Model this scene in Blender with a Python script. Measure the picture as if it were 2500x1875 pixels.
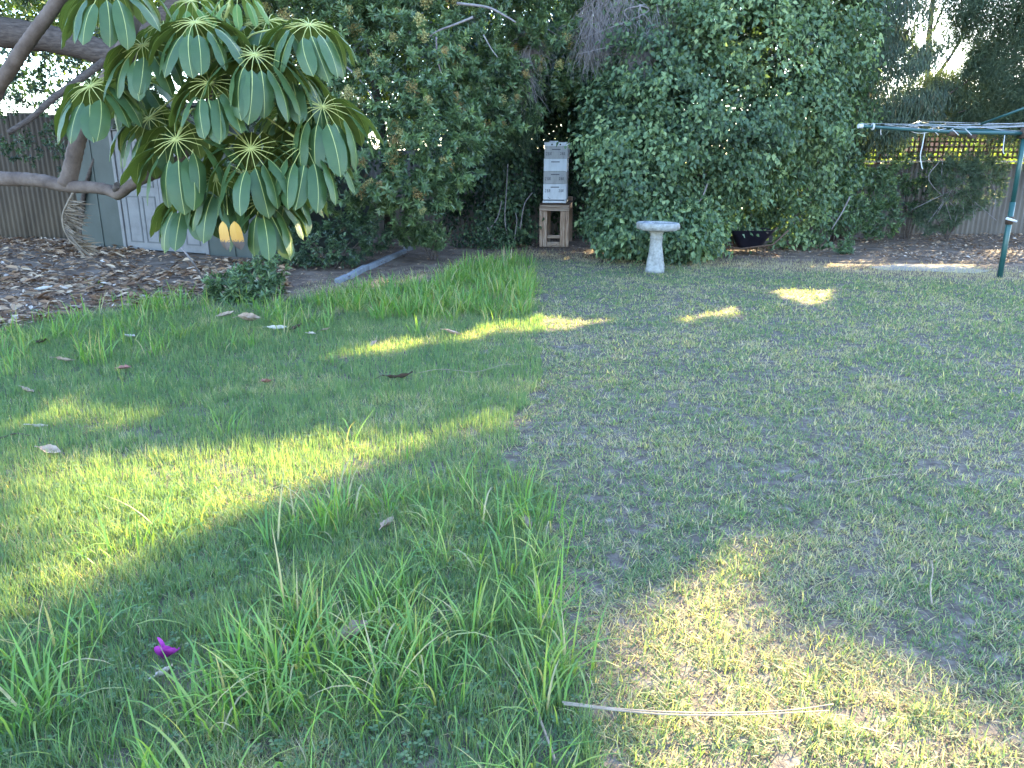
import bpy, math
import numpy as np
from mathutils import Vector

# ------------------------------------------------------------------ camera, sky, sun, exposure
SC = bpy.context.scene
for o in list(bpy.data.objects):
    bpy.data.objects.remove(o)
COL = SC.collection
F, CX, CY = 1880.0, 1250.0, 937.5            # focal length and centre in pixels of the 2500 x 1875 photograph
PITCH, CAM_H = math.radians(16.2), 1.5
cam_data = bpy.data.cameras.new('camera')
cam_data.sensor_width = 36.0
cam_data.lens = F / 2500.0 * 36.0
cam_data.clip_start, cam_data.clip_end = 0.05, 2000.0
cam = bpy.data.objects.new('camera', cam_data)
COL.objects.link(cam)
cam.location = (0, 0, CAM_H)
cam.rotation_euler = (math.pi / 2 - PITCH, 0, 0)
SC.camera = cam

SUN_AZ, SUN_EL = math.radians(36.0), math.radians(23.0)      # azimuth measured from +Y towards +X
SUN = np.array([math.sin(SUN_AZ) * math.cos(SUN_EL), math.cos(SUN_AZ) * math.cos(SUN_EL), math.sin(SUN_EL)])
world = bpy.data.worlds.new('World')
SC.world = world
world.use_nodes = True
nt = world.node_tree
sky = nt.nodes.new('ShaderNodeTexSky')
sky.sky_type = 'NISHITA'
sky.sun_disc = False
sky.sun_elevation = SUN_EL
sky.sun_rotation = SUN_AZ
sky.air_density, sky.dust_density, sky.ozone_density = 1.0, .4, 2.5
nt.nodes['Background'].inputs[1].default_value = 0.15
nt.links.new(sky.outputs[0], nt.nodes['Background'].inputs[0])
sun_data = bpy.data.lights.new('sun', 'SUN')
sun_data.energy = 5.0
sun_data.angle = math.radians(0.5)
sun_data.color = (1.0, 0.80, 0.46)
sun = bpy.data.objects.new('sun', sun_data)
COL.objects.link(sun)
sun.rotation_euler = Vector(SUN).to_track_quat('Z', 'Y').to_euler()
sun.location = (10, 14, 9)
SC.view_settings.view_transform = 'Standard'
SC.view_settings.look = 'None'
SC.view_settings.gamma = 1.0
SC.view_settings.use_curve_mapping = False
SC.view_settings.exposure = 3.4
SC.render.engine = 'CYCLES'
SC.cycles.use_denoising = True
SC.cycles.max_bounces = 8
SC.cycles.diffuse_bounces = 4
SC.cycles.transmission_bounces = 4
SC.cycles.transparent_max_bounces = 4
SC.cycles.caustics_reflective = False
SC.cycles.caustics_refractive = False

RNG = np.random.default_rng(11)

# ------------------------------------------------------------------ helpers
def ray(px, py):
    a, b = (np.asarray(px, float) - CX) / F, (CY - np.asarray(py, float)) / F
    return np.stack([a, math.cos(PITCH) + math.sin(PITCH) * b, -math.sin(PITCH) + math.cos(PITCH) * b], -1)

def at(px, py, depth):
    """the point seen at a photograph pixel, at a known distance (metres along +Y) from the camera"""
    d = ray(px, py)
    return d * (depth / d[..., 1])[..., None] + np.array([0, 0, CAM_H])

def gnd(px, py, z=0.0):
    d = ray(px, py)
    return d * ((z - CAM_H) / d[..., 2])[..., None] + np.array([0, 0, CAM_H])

def vec(*a):
    return np.array(a, float)

def unit(v):
    return v / np.maximum(np.linalg.norm(v, axis=-1, keepdims=True), 1e-9)

def tag(o, label=None, cat=None, group=None, kind=None):
    if label: o['label'] = label
    if cat: o['category'] = cat
    if group: o['group'] = group
    if kind: o['kind'] = kind
    return o

def thing(name, loc, label, cat, group=None):
    o = bpy.data.objects.new(name, None)
    o.empty_display_size = 0.1
    COL.objects.link(o)
    o.location = loc
    return tag(o, label, cat, group)

def link(name, me, parent=None, loc=None):
    o = bpy.data.objects.new(name, me)
    COL.objects.link(o)
    if parent is not None:
        o.parent = parent
    if loc is not None:
        o.location = loc
    return o

def world_loc(o):
    p = Vector((0, 0, 0))
    while o is not None:
        p = p + o.location
        o = o.parent
    return np.array(p)

def tri_mesh(name, V, T, mat, tint=None, smooth=False, mat_index=None):
    V = np.ascontiguousarray(V, np.float32)
    T = np.ascontiguousarray(T, np.int32)
    me = bpy.data.meshes.new(name)
    me.vertices.add(len(V))
    me.vertices.foreach_set('co', V.ravel())
    k = T.shape[1]
    me.loops.add(T.size)
    me.loops.foreach_set('vertex_index', T.ravel())
    me.polygons.add(len(T))
    me.polygons.foreach_set('loop_start', np.arange(0, T.size, k, dtype=np.int32))
    me.polygons.foreach_set('loop_total', np.full(len(T), k, np.int32))
    if tint is not None:
        a = me.attributes.new('tint', 'FLOAT', 'POINT')
        a.data.foreach_set('value', np.ascontiguousarray(tint, np.float32))
    for m in (mat if isinstance(mat, (list, tuple)) else [mat]):
        me.materials.append(m)
    if mat_index is not None:
        me.polygons.foreach_set('material_index', np.ascontiguousarray(mat_index, np.int32))
    me.polygons.foreach_set('use_smooth', np.full(len(T), smooth))
    me.update(calc_edges=True)
    me.validate()
    return me

class MB:
    """collects simple shapes into one mesh (polygons of any size)"""
    def __init__(self):
        self.v, self.f, self.s = [], [], []
    def add(self, V, Fs, smooth=False):
        n = len(self.v)
        self.v += [tuple(map(float, p)) for p in V]
        self.f += [tuple(i + n for i in f) for f in Fs]
        self.s += [smooth] * len(Fs)
        return self
    def box(self, lo, hi, bevel=0.0, M=None):
        x0, y0, z0 = lo; x1, y1, z1 = hi
        if bevel <= 0:
            V = [(x0,y0,z0),(x1,y0,z0),(x1,y1,z0),(x0,y1,z0),(x0,y0,z1),(x1,y0,z1),(x1,y1,z1),(x0,y1,z1)]
            Fs = [(0,3,2,1),(4,5,6,7),(0,1,5,4),(1,2,6,5),(2,3,7,6),(3,0,4,7)]
        else:
            b = bevel
            V = []
            for z, k in ((z0, b), (z0 + b, 0), (z1 - b, 0), (z1, b)):
                c = b
                V += [(x0+c+k*.0, y0+k, z),(x1-c, y0+k, z),(x1-k, y0+c, z),(x1-k, y1-c, z),(x1-c, y1-k, z),(x0+c, y1-k, z),(x0+k, y1-c, z),(x0+k, y0+c, z)]
            Fs = [tuple(range(7, -1, -1)), tuple(range(24, 32))]
            for r in range(3):
                for i in range(8):
                    j = (i + 1) % 8
                    Fs.append((r*8+i, r*8+j, r*8+8+j, r*8+8+i))
        if M is not None:
            V = [M(p) for p in V]
        return self.add(V, Fs)
    def tube(self, pts, radii, n=8, caps=True, wob=0.0, seed=0, flat=1.0):
        P = np.asarray(pts, float)
        R = np.broadcast_to(np.asarray(radii, float), (len(P),)).copy()
        g = np.random.default_rng(seed)
        T = unit(np.gradient(P, axis=0))
        ref = vec(0, 0, 1) if abs(T[0][2]) < 0.9 else vec(1, 0, 0)
        V = []
        u = unit(np.cross(T[0], ref))
        for i in range(len(P)):
            u = unit(u - T[i] * np.dot(u, T[i]))
            w = np.cross(T[i], u)
            for k in range(n):
                a = 2 * math.pi * k / n
                r = R[i] * (1 + wob * g.uniform(-1, 1))
                V.append(P[i] + r * (math.cos(a) * u + math.sin(a) * flat * w))
        Fs = []
        for i in range(len(P) - 1):
            for k in range(n):
                j = (k + 1) % n
                Fs.append((i*n+k, i*n+j, i*n+n+j, i*n+n+k))
        self.add(V, Fs, True)
        if caps:
            m = len(self.v) - len(V)
            self.f.append(tuple(m + k for k in range(n - 1, -1, -1))); self.s.append(False)
            self.f.append(tuple(m + (len(P)-1)*n + k for k in range(n))); self.s.append(False)
        return self
    def lathe(self, prof, n=32, jit=None):
        V, Fs = [], []
        for i, (r, z) in enumerate(prof):
            for k in range(n):
                a = 2 * math.pi * k / n
                rr = r if jit is None else r + jit(i, k, r, z)
                V.append((rr * math.cos(a), rr * math.sin(a), z))
        for i in range(len(prof) - 1):
            for k in range(n):
                j = (k + 1) % n
                Fs.append((i*n+k, i*n+j, i*n+n+j, i*n+n+k))
        Fs.append(tuple(range(n - 1, -1, -1)))
        Fs.append(tuple((len(prof)-1)*n + k for k in range(n)))
        return self.add(V, Fs, True)
    def mesh(self, name, mat):
        me = bpy.data.meshes.new(name)
        me.from_pydata(self.v, [], self.f)
        me.materials.append(mat)
        me.polygons.foreach_set('use_smooth', self.s)
        me.update()
        return me
    def build(self, name, mat, parent=None, loc=None, local=False):
        if parent is not None and not local:
            off = world_loc(parent)
            self.v = [tuple(np.array(p) - off) for p in self.v]
        return link(name, self.mesh(name, mat), parent, loc)

def spline(pts, n=8):
    """a smooth run of points through the given ones"""
    P = np.asarray(pts, float)
    Q = np.vstack([2*P[0]-P[1], P, 2*P[-1]-P[-2]])
    out = []
    for i in range(1, len(Q) - 2):
        for t in np.linspace(0, 1, n, endpoint=False):
            a, b, c, d = Q[i-1], Q[i], Q[i+1], Q[i+2]
            out.append(.5*((2*b) + (c-a)*t + (2*a-5*b+4*c-d)*t*t + (-a+3*b-3*c+d)*t**3))
    out.append(P[-1])
    return np.array(out)

def vnoise(x, y, scale, seed=0):
    """smooth value noise, 0..1"""
    g = np.random.default_rng(1000 + seed)
    N = 256
    tab = g.random((N, N))
    x = np.asarray(x, float) / scale + 71.3; y = np.asarray(y, float) / scale + 37.9
    xi, yi = np.floor(x).astype(int), np.floor(y).astype(int)
    fx, fy = x - xi, y - yi
    fx, fy = fx*fx*(3-2*fx), fy*fy*(3-2*fy)
    a, b = tab[xi % N, yi % N], tab[(xi+1) % N, yi % N]
    c, d = tab[xi % N, (yi+1) % N], tab[(xi+1) % N, (yi+1) % N]
    return (a*(1-fx)+b*fx)*(1-fy) + (c*(1-fx)+d*fx)*fy

def fbm(x, y, scale, seed=0):
    return .55*vnoise(x, y, scale, seed) + .3*vnoise(x, y, scale*.43, seed+1) + .15*vnoise(x, y, scale*.19, seed+2)

def inside(poly, x, y):
    r = np.zeros(np.shape(x), bool)
    P = np.asarray(poly)
    for i in range(len(P)):
        x0, y0 = P[i-1]; x1, y1 = P[i]
        if y0 == y1: continue
        c = ((y0 > y) != (y1 > y)) & (x < (x1-x0)*(y-y0)/(y1-y0) + x0)
        r ^= c
    return r

# ------------------------------------------------------------------ materials
def mat_new(name):
    m = bpy.data.materials.new(name)
    m.use_nodes = True
    return m, m.node_tree, m.node_tree.nodes['Principled BSDF']

def ramp(t, stops):
    r = t.nodes.new('ShaderNodeValToRGB')
    e = r.color_ramp.elements
    while len(e) < len(stops):
        e.new(0.5)
    for el, (p, c) in zip(e, stops):
        el.position = p
        el.color = (*c, 1)
    return r

def leaf_mat(name, stops, rough=.5, spec=.4, transl=.35, tr_gain=(1.5, 1.6, .8)):
    m, t, b = mat_new(name)
    at_ = t.nodes.new('ShaderNodeAttribute'); at_.attribute_name = 'tint'
    r = ramp(t, stops)
    t.links.new(at_.outputs['Fac'], r.inputs[0])
    t.links.new(r.outputs[0], b.inputs['Base Color'])
    b.inputs['Roughness'].default_value = rough
    b.inputs['Specular IOR Level'].default_value = spec
    tr = t.nodes.new('ShaderNodeBsdfTranslucent')
    mul = t.nodes.new('ShaderNodeMix'); mul.data_type = 'RGBA'; mul.blend_type = 'MULTIPLY'
    mul.inputs[0].default_value = 1
    t.links.new(r.outputs[0], mul.inputs[6]); mul.inputs[7].default_value = (*tr_gain, 1)
    t.links.new(mul.outputs[2], tr.inputs[0])
    mx = t.nodes.new('ShaderNodeMixShader'); mx.inputs[0].default_value = transl
    t.links.new(b.outputs[0], mx.inputs[1]); t.links.new(tr.outputs[0], mx.inputs[2])
    t.links.new(mx.outputs[0], t.nodes['Material Output'].inputs[0])
    return m

def surf_mat(name, c0, c1, scale=8, rough=.8, bump=.2, stretch=(1, 1, 1), detail=6, c2=None, spec=.3, wave=None, bump_dist=.01):
    m, t, b = mat_new(name)
    tc = t.nodes.new('ShaderNodeTexCoord')
    mp = t.nodes.new('ShaderNodeMapping'); mp.inputs['Scale'].default_value = stretch
    t.links.new(tc.outputs['Object'], mp.inputs[0])
    n = t.nodes.new('ShaderNodeTexNoise')
    n.inputs['Scale'].default_value = scale; n.inputs['Detail'].default_value = detail; n.inputs['Roughness'].default_value = .65
    t.links.new(mp.outputs[0], n.inputs[0])
    st = [(.3, c0), (.7, c1)] if c2 is None else [(.28, c0), (.52, c1), (.72, c2)]
    r = ramp(t, st)
    t.links.new(n.outputs[0], r.inputs[0])
    t.links.new(r.outputs[0], b.inputs['Base Color'])
    b.inputs['Roughness'].default_value = rough
    b.inputs['Specular IOR Level'].default_value = spec
    bp = t.nodes.new('ShaderNodeBump'); bp.inputs['Strength'].default_value = bump; bp.inputs['Distance'].default_value = bump_dist
    n2 = t.nodes.new('ShaderNodeTexNoise'); n2.inputs['Scale'].default_value = scale*3; n2.inputs['Detail'].default_value = 5
    t.links.new(mp.outputs[0], n2.inputs[0])
    t.links.new(n2.outputs[0], bp.inputs['Height'])
    t.links.new(bp.outputs[0], b.inputs['Normal'])
    return m

M = {}
M['dirt'] = surf_mat('dirt', (.055, .036, .026), (.15, .103, .077), 3.0, .95, .8, c2=(.25, .19, .15), bump_dist=.02)
M['sand'] = surf_mat('sand', (.22, .19, .165), (.33, .29, .25), 9.0, .95, .3)
M['lawn'] = leaf_mat('lawn_blades', [(0, (.52, .43, .32)), (.22, (.40, .355, .235)), (.42, (.23, .275, .14)), (.7, (.135, .21, .11)), (1, (.085, .165, .09))], .6, .25, .48, (1.8, 1.75, .6))
M['long_grass'] = leaf_mat('long_grass', [(0, (.40, .33, .2)), (.2, (.25, .29, .09)), (.5, (.14, .26, .06)), (1, (.08, .19, .055))], .45, .35, .38, (1.6, 1.6, .5))
M['litter'] = leaf_mat('leaf_litter', [(0, (.05, .026, .016)), (.3, (.15, .08, .045)), (.6, (.30, .185, .115)), (.88, (.46, .34, .24)), (1, (.56, .51, .50))], .7, .25, .1, (1.2, 1, .8))
M['pepper'] = leaf_mat('broad_bush_leaves', [(0, (.02, .04, .022)), (.5, (.085, .14, .07)), (.85, (.15, .22, .10)), (1, (.21, .28, .11))], .33, .55, .3)
M['flower'] = leaf_mat('flower_clusters', [(0, (.22, .12, .065)), (.45, (.32, .23, .10)), (1, (.40, .38, .17))], .8, .2, .25, (1.2, 1.2, .9))
M['ivy'] = leaf_mat('climber_leaves', [(0, (.022, .042, .025)), (.5, (.078, .13, .068)), (.85, (.15, .22, .105)), (1, (.25, .32, .15))], .48, .4, .3)
M['weep'] = leaf_mat('narrow_leaves', [(0, (.045, .065, .055)), (.6, (.085, .12, .09)), (.9, (.13, .17, .11)), (1, (.22, .18, .12))], .5, .4, .3)
M['needle'] = leaf_mat('needles', [(0, (.05, .075, .055)), (.6, (.09, .13, .085)), (1, (.15, .18, .10))], .6, .3, .3)
M['far'] = leaf_mat('far_leaves', [(0, (.05, .085, .025)), (.5, (.11, .16, .035)), (1, (.24, .26, .05))], .5, .35, .45)
M['twig'] = surf_mat('grey_twigs', (.12, .10, .105), (.26, .235, .24), 20, .85, .3)
M['bark'] = surf_mat('pale_bark', (.055, .037, .03), (.115, .082, .068), 7, .85, .7, (1, 1, 1), c2=(.16, .122, .105))
M['dark_bark'] = surf_mat('dark_bark', (.035, .025, .022), (.11, .085, .075), 9, .9, .8, (1, 5, 5))
M['umbrella_leaf'] = None

# ------------------------------------------------------------------ ground
M['thatch'] = surf_mat('lawn_thatch', (.04, .03, .025), (.12, .096, .078), 16.0, .95, .8, c2=(.23, .20, .165), bump_dist=.015)
gm = MB().add([(-300,-300,0),(300,-300,0),(300,300,0),(-300,300,0)], [(0,1,2,3)]).build('ground', M['dirt'])
tag(gm, kind='structure')

# sunlit patches of the lawn: leaves in the sun's path are cut away so it reaches these areas
LIT_PX = [
    [(-60,1000),(170,985),(430,1010),(300,1050),(0,1065),(-60,1080)],
    [(-120,1110),(0,1110),(450,1105),(640,1085),(960,1080),(1130,1040),(1230,1050),(1090,1110),(960,1135),(850,1180),(730,1225),(640,1255),(520,1295),(490,1390),(300,1390),(140,1455),(0,1540),(-120,1600)],
    [(1500,1580),(1670,1460),(1830,1390),(1865,1330),(1945,1320),(1995,1345),(1925,1425),(1970,1515),(2060,1605),(2150,1640),(2370,1740),(2560,1800),(2900,1900),(2900,2300),(1390,2300),(1400,1870),(1390,1765),(1480,1670)],
    [(690,885),(860,858),(1000,830),(1130,806),(1300,778),(1500,772),(1480,792),(1310,822),(1130,850),(940,885),(720,895)],
    [(1575,795),(1700,762),(1800,744),(1790,775),(1670,800)],
    [(1825,720),(1910,702),(2060,708),(2030,735),(1925,748),(1900,724)],
    [(1400,612),(1440,602),(1520,600),(1500,612),(1420,620)],
    [(880,690),(930,676),(940,690),(900,702)],
]
LIT = [gnd(*np.array(p, float).T)[:, :2] for p in LIT_PX]

def lit_mask(P):
    """which leaves stand in the way of the sun for those patches"""
    k = P[:, 2] / SUN[2]
    gx, gy = P[:, 0] - SUN[0]*k, P[:, 1] - SUN[1]*k
    gx = gx + (fbm(gx, gy, .55, 5) - .5) * .5
    gy = gy + (fbm(gx, gy, .55, 9) - .5) * .7
    gx = gx + (vnoise(gx, gy, .17, 21) - .5) * .2
    gy = gy + (vnoise(gx, gy, .17, 22) - .5) * .26
    m = np.zeros(len(P), bool)
    for poly in LIT:
        m |= inside(poly, gx, gy)
    return m

# ------------------------------------------------------------------ leaf clouds
def leaf_arrays(P, D, N, L, W, fold=.12, droop=.1, tint=None, shape='diamond', mid=.42):
    n = len(P)
    D = unit(D); S = unit(np.cross(D, N)); N = np.cross(S, D)
    L = np.broadcast_to(L, (n,))[:, None]; W = np.broadcast_to(W, (n,))[:, None]
    if shape == 'diamond':
        V = np.stack([P, P + D*L*mid + S*W*.5 + N*W*fold, P + D*L - N*L*droop, P + D*L*mid - S*W*.5 + N*W*fold], 1)
        T = np.array([[0, 1, 2], [0, 2, 3]])
    else:
        V = np.stack([P, P + D*L*.25 + S*W*.42 + N*W*fold, P + D*L*.65 + S*W*.45 + N*W*fold - N*L*droop*.5, P + D*L - N*L*droop,
                      P + D*L*.65 - S*W*.45 + N*W*fold - N*L*droop*.5, P + D*L*.25 - S*W*.42 + N*W*fold], 1)
        T = np.array([[0, 1, 2], [0, 2, 3], [0, 3, 4], [0, 4, 5]])
    k = V.shape[1]
    TT = (T[None] + (np.arange(n) * k)[:, None, None]).reshape(-1, 3)
    tt = None if tint is None else np.repeat(tint, k)
    return V.reshape(-1, 3), TT, tt

def leaf_object(name, arrays, mat, parent=None, kind=None):
    off = world_loc(parent) if parent is not None else np.zeros(3)
    V, T, t, n = [], [], [], 0
    for v, tr, ti in arrays:
        V.append(v - off); T.append(tr + n); t.append(ti); n += len(v)
    o = link(name, tri_mesh(name, np.vstack(V), np.vstack(T), mat, np.concatenate(t)), parent)
    if kind: o['kind'] = kind
    return o

def blob_px(px, py, depth, rx, ry, rd):
    c = at(px, py, depth)
    s = depth / F
    return (c, np.array([rx*s, rd, ry*s]))

def shell_points(blobs, per_m2, lo=.72, hi=1.04, front=.45, rough=.22, g=RNG, zmin=.05, seed=0):
    """points and outward directions near the skin of a heap of rounded masses"""
    PP, NN = [], []
    for i, (c, r) in enumerate(blobs):
        area = 4*math.pi*((r[0]*r[1])**1.6 + (r[0]*r[2])**1.6 + (r[1]*r[2])**1.6)**(1/1.6) / 3**(1/1.6)
        n = max(4, int(area * per_m2))
        d = unit(g.normal(size=(n, 3)))
        lump = 1 + rough*(vnoise(d[:, 0]*2+d[:, 1], d[:, 2]*2-d[:, 1], .45, seed+i) - .5)*2
        rad = (lo + (hi-lo) * g.random(n)**.6) * lump
        P = c + d*r*rad[:, None]
        nn = unit(d / r)
        keep = (nn[:, 1] < front) & (P[:, 2] > zmin)
        for j, (c2, r2) in enumerate(blobs):
            if j != i:
                keep &= (((P - c2)/r2)**2).sum(1) > (lo*.85)**2
        PP.append(P[keep]); NN.append(nn[keep])
    return np.vstack(PP), np.vstack(NN)

def rosettes(C, N, n, L, W, g, tint_base=.5, spread=.9, depth=.10, up=.35, sun=True):
    """leaf sprays at twig tips: leaves radiating round the tip's axis"""
    k = len(C)
    ax = unit(N + vec(0, 0, up) + g.normal(size=(k, 3))*.35)
    e1 = unit(np.cross(ax, vec(0, 0, 1) + g.normal(size=(k, 3))*.05)); e2 = np.cross(ax, e1)
    a = g.random((k, n)) * 2*math.pi
    back = g.random((k, n))
    D = (np.cos(a)[..., None]*e1[:, None] + np.sin(a)[..., None]*e2[:, None])*spread + ax[:, None]*(1.1 - 1.2*back)[..., None] + g.normal(size=(k, n, 3))*.18
    D[..., 2] -= .25*back
    P = C[:, None] - ax[:, None]*(depth*back)[..., None]
    P, D = P.reshape(-1, 3), unit(D.reshape(-1, 3))
    Nn = np.repeat(ax, n, 0) + g.normal(size=P.shape)*.3
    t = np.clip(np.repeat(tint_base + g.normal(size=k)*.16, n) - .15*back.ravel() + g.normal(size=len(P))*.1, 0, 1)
    LL = L*g.uniform(.7, 1.2, len(P)); WW = W*g.uniform(.8, 1.2, len(P))
    if sun:
        keep = ~lit_mask(P)
        P, D, Nn, t, LL, WW = P[keep], D[keep], Nn[keep], t[keep], LL[keep], WW[keep]
    return leaf_arrays(P, D, Nn, LL, WW, .14, .12, t)

def hanging(C, N, n, L, W, g, radius=.16, tint_base=.5, out=.5, down=.8, sun=True, spread=(1, .7, 1), shape='diamond', mid=.38, jit=.45, clump_var=.16):
    """clumps of leaves that face outwards and droop"""
    k = len(C)
    off = g.normal(size=(k, n, 3)) * radius * np.array(spread)
    P = (C[:, None] + off).reshape(-1, 3)
    NN = np.repeat(N, n, 0)
    Nn = unit(NN + g.normal(size=P.shape)*jit + vec(0, 0, .35))
    D = unit(NN*out + vec(0, 0, -down) + g.normal(size=P.shape)*jit)
    hgt = off.reshape(-1, 3)[:, 2] / max(radius, 1e-6)
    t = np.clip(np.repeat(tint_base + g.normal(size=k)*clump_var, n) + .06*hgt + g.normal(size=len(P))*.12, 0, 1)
    LL = L*g.uniform(.65, 1.25, len(P)); WW = W*g.uniform(.75, 1.2, len(P))
    keep = P[:, 2] > .02
    if sun:
        keep &= ~lit_mask(P)
    return leaf_arrays(P[keep], D[keep], Nn[keep], LL[keep], WW[keep], .1, .14, t[keep], shape, mid)

def fill(blobs, per_m3, L, W, g, tint_base=.35, sun=True):
    """loose leaves through the whole volume, so that the mass is dense inside"""
    A = []
    for c, r in blobs:
        n = int(4.19*r[0]*r[1]*r[2]*per_m3)
        d = unit(g.normal(size=(n, 3))) * (g.random(n)**.4)[:, None] * .84
        P = c + d*r
        keep = P[:, 2] > .03
        if sun: keep &= ~lit_mask(P)
        P = P[keep]
        A.append(leaf_arrays(P, g.normal(size=P.shape) + vec(0, 0, -.5), g.normal(size=P.shape) + vec(0, -.6, .5), L*g.uniform(.7, 1.2, len(P)), W*g.uniform(.8, 1.2, len(P)),
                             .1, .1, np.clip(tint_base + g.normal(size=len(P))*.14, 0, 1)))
    return A

def limb(parent, name, pts, r0, r1, mat, n=8, wob=.07, seed=0, k=6):
    P = spline(pts, k)
    R = np.linspace(r0, r1, len(P))
    return MB().tube(P, R, n, True, wob, seed).build(name, mat, parent)


# ------------------------------------------------------------------ painted, timber, metal and stone materials
M['white_paint'] = surf_mat('white_paint', (.52, .53, .57), (.66, .67, .72), 5, .55, .08, (2.5, 2.5, .8), c2=(.72, .73, .78), spec=.4)
M['cream_paint'] = surf_mat('cream_paint', (.30, .285, .285), (.43, .41, .41), 5, .6, .08, (2.5, 2.5, .8), c2=(.47, .45, .45))
M['ink'] = surf_mat('ink', (.08, .08, .1), (.16, .16, .19), 60, .8, .0)
M['black'] = surf_mat('hole_shade_paint', (.01, .01, .01), (.015, .015, .015), 5, .9, 0)  # flat black that stands for the shade inside the hive openings
M['timber'] = surf_mat('old_timber', (.17, .095, .062), (.36, .25, .19), 5, .85, .5, (10, 10, 1), c2=(.48, .39, .34))
M['timber_h'] = surf_mat('old_timber_rail', (.13, .085, .065), (.36, .26, .2), 5, .85, .5, (1, 10, 14), c2=(.47, .40, .36))
M['concrete'] = surf_mat('bird_bath_stone', (.15, .145, .14), (.27, .265, .26), 18, .9, .8, c2=(.36, .355, .34))
M['edging'] = surf_mat('edging_concrete', (.14, .145, .165), (.26, .265, .29), 12, .9, .4)
M['water'] = surf_mat('still_water', (.03, .035, .04), (.05, .055, .06), 3, .05, .02, spec=.6)
M['barrow'] = surf_mat('barrow_paint', (.006, .006, .014), (.018, .017, .032), 8, .45, .05, spec=.4)
M['rust'] = surf_mat('rusty_steel', (.05, .03, .02), (.12, .07, .05), 30, .7, .2)
M['green_metal'] = surf_mat('green_powder_coat', (.010, .05, .048), (.02, .08, .075), 6, .4, .05, spec=.5)
M['steel'] = surf_mat('galvanised_steel', (.35, .36, .42), (.48, .49, .54), 20, .4, .05, spec=.6)
M['cord'] = surf_mat('white_cord', (.42, .42, .44), (.52, .52, .54), 30, .7, 0)
M['wire'] = surf_mat('wire', (.32, .32, .34), (.42, .42, .44), 30, .5, 0, spec=.5)
M['fence_grey'] = surf_mat('fibre_cement_grey', (.085, .072, .066), (.135, .115, .103), 3, .9, .2, (1, 1, .35), c2=(.165, .145, .13))
M['fence_beige'] = surf_mat('fibre_cement_beige', (.14, .12, .10), (.20, .17, .145), 3, .9, .2, (1, 1, .35))
M['fence_brown'] = surf_mat('corrugated_brown', (.045, .032, .022), (.08, .058, .04), 3, .8, .2, (1, 1, .3))
M['cap'] = surf_mat('capping', (.5, .43, .38), (.62, .54, .48), 8, .7, .1)
M['lattice'] = surf_mat('lattice_timber', (.045, .028, .02), (.10, .065, .05), 12, .9, .3)
M['shed_wall'] = surf_mat('shed_sheet', (.032, .04, .036), (.052, .062, .058), 2, .6, .1)
M['shed_door'] = surf_mat('door_paint', (.11, .105, .11), (.15, .145, .15), 4, .6, .08, c2=(.17, .165, .17))
M['groove'] = surf_mat('door_groove', (.085, .085, .09), (.10, .10, .105), 4, .7, 0)
M['brick'] = surf_mat('neighbour_wall', (.36, .19, .15), (.48, .27, .21), 2, .9, .2)
M['straw'] = surf_mat('dry_stem', (.20, .145, .10), (.33, .26, .19), 20, .8, .1)
M['dead_frond'] = surf_mat('dead_frond', (.12, .085, .06), (.27, .22, .17), 12, .85, .2)
M['fallen'] = surf_mat('fallen_leaf', (.16, .10, .07), (.34, .24, .18), 26, .75, .25, c2=(.42, .32, .26))
M['fallen_pale'] = surf_mat('pale_fallen_leaf', (.40, .33, .27), (.58, .50, .44), 26, .75, .2)
M['fallen_dark'] = surf_mat('dark_fallen_leaf', (.03, .02, .016), (.09, .055, .04), 26, .75, .2)
M['fallen_red'] = surf_mat('reddish_fallen_leaf', (.20, .08, .065), (.34, .16, .13), 26, .75, .2)
M['petal'] = leaf_mat('petal', [(0, (.17, .008, .13)), (1, (.40, .06, .34))], .6, .3, .3, (1.3, 1, 1.3))

# ------------------------------------------------------------------ fences
def corrugated(w, h, pitch=.1, amp=.013, thick=.006):
    n = int(round(w / pitch * 8))
    x = np.linspace(0, w, n + 1)
    y = amp * np.sin(2*math.pi*x/pitch)
    V = [(x[i], y[i] + s, z) for s in (0, thick) for z in (0, h) for i in range(n + 1)]
    m = n + 1
    Fs = []
    for i in range(n):
        Fs.append((i, i+1, m+i+1, m+i))
        Fs.append((2*m+i+1, 2*m+i, 3*m+i, 3*m+i+1))
        Fs.append((m+i, m+i+1, 3*m+i+1, 3*m+i))
    return MB().add(V, Fs, True)

def fence(name, label, x0, x1, y0, y1, h, sheet_w, mat, cap=True, post_every=2.4, post_h=None, group=None, post_mat='lattice', hs=None):
    root = thing(name, (x0, y0, 0), label, 'fence', group)
    L = math.hypot(x1-x0, y1-y0)
    root.rotation_euler.z = math.atan2(y1-y0, x1-x0)
    n = int(math.ceil(L / sheet_w))
    me = corrugated(sheet_w + .02, h).mesh('fence_sheet', M[mat])
    for i in range(n):
        o = link('sheet', me, root, (i*sheet_w, .0 if i % 2 else .008, 0))
        o.scale.z = 1 + .012*math.sin(i*2.3)
    if cap:
        MB().box((0, -.03, h+.018), (n*sheet_w, .05, h+.05), .006).build('capping', M['cap'], root, local=True)
    ph = post_h or h + .02
    pm = MB().box((-.045, .03, -.1), (.045, .12, ph), .008).mesh('post', M[post_mat])
    for i in range(int(L/post_every) + 1):
        link('post', pm, root, (i*post_every + .4, 0, 0))
    return root, L

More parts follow.
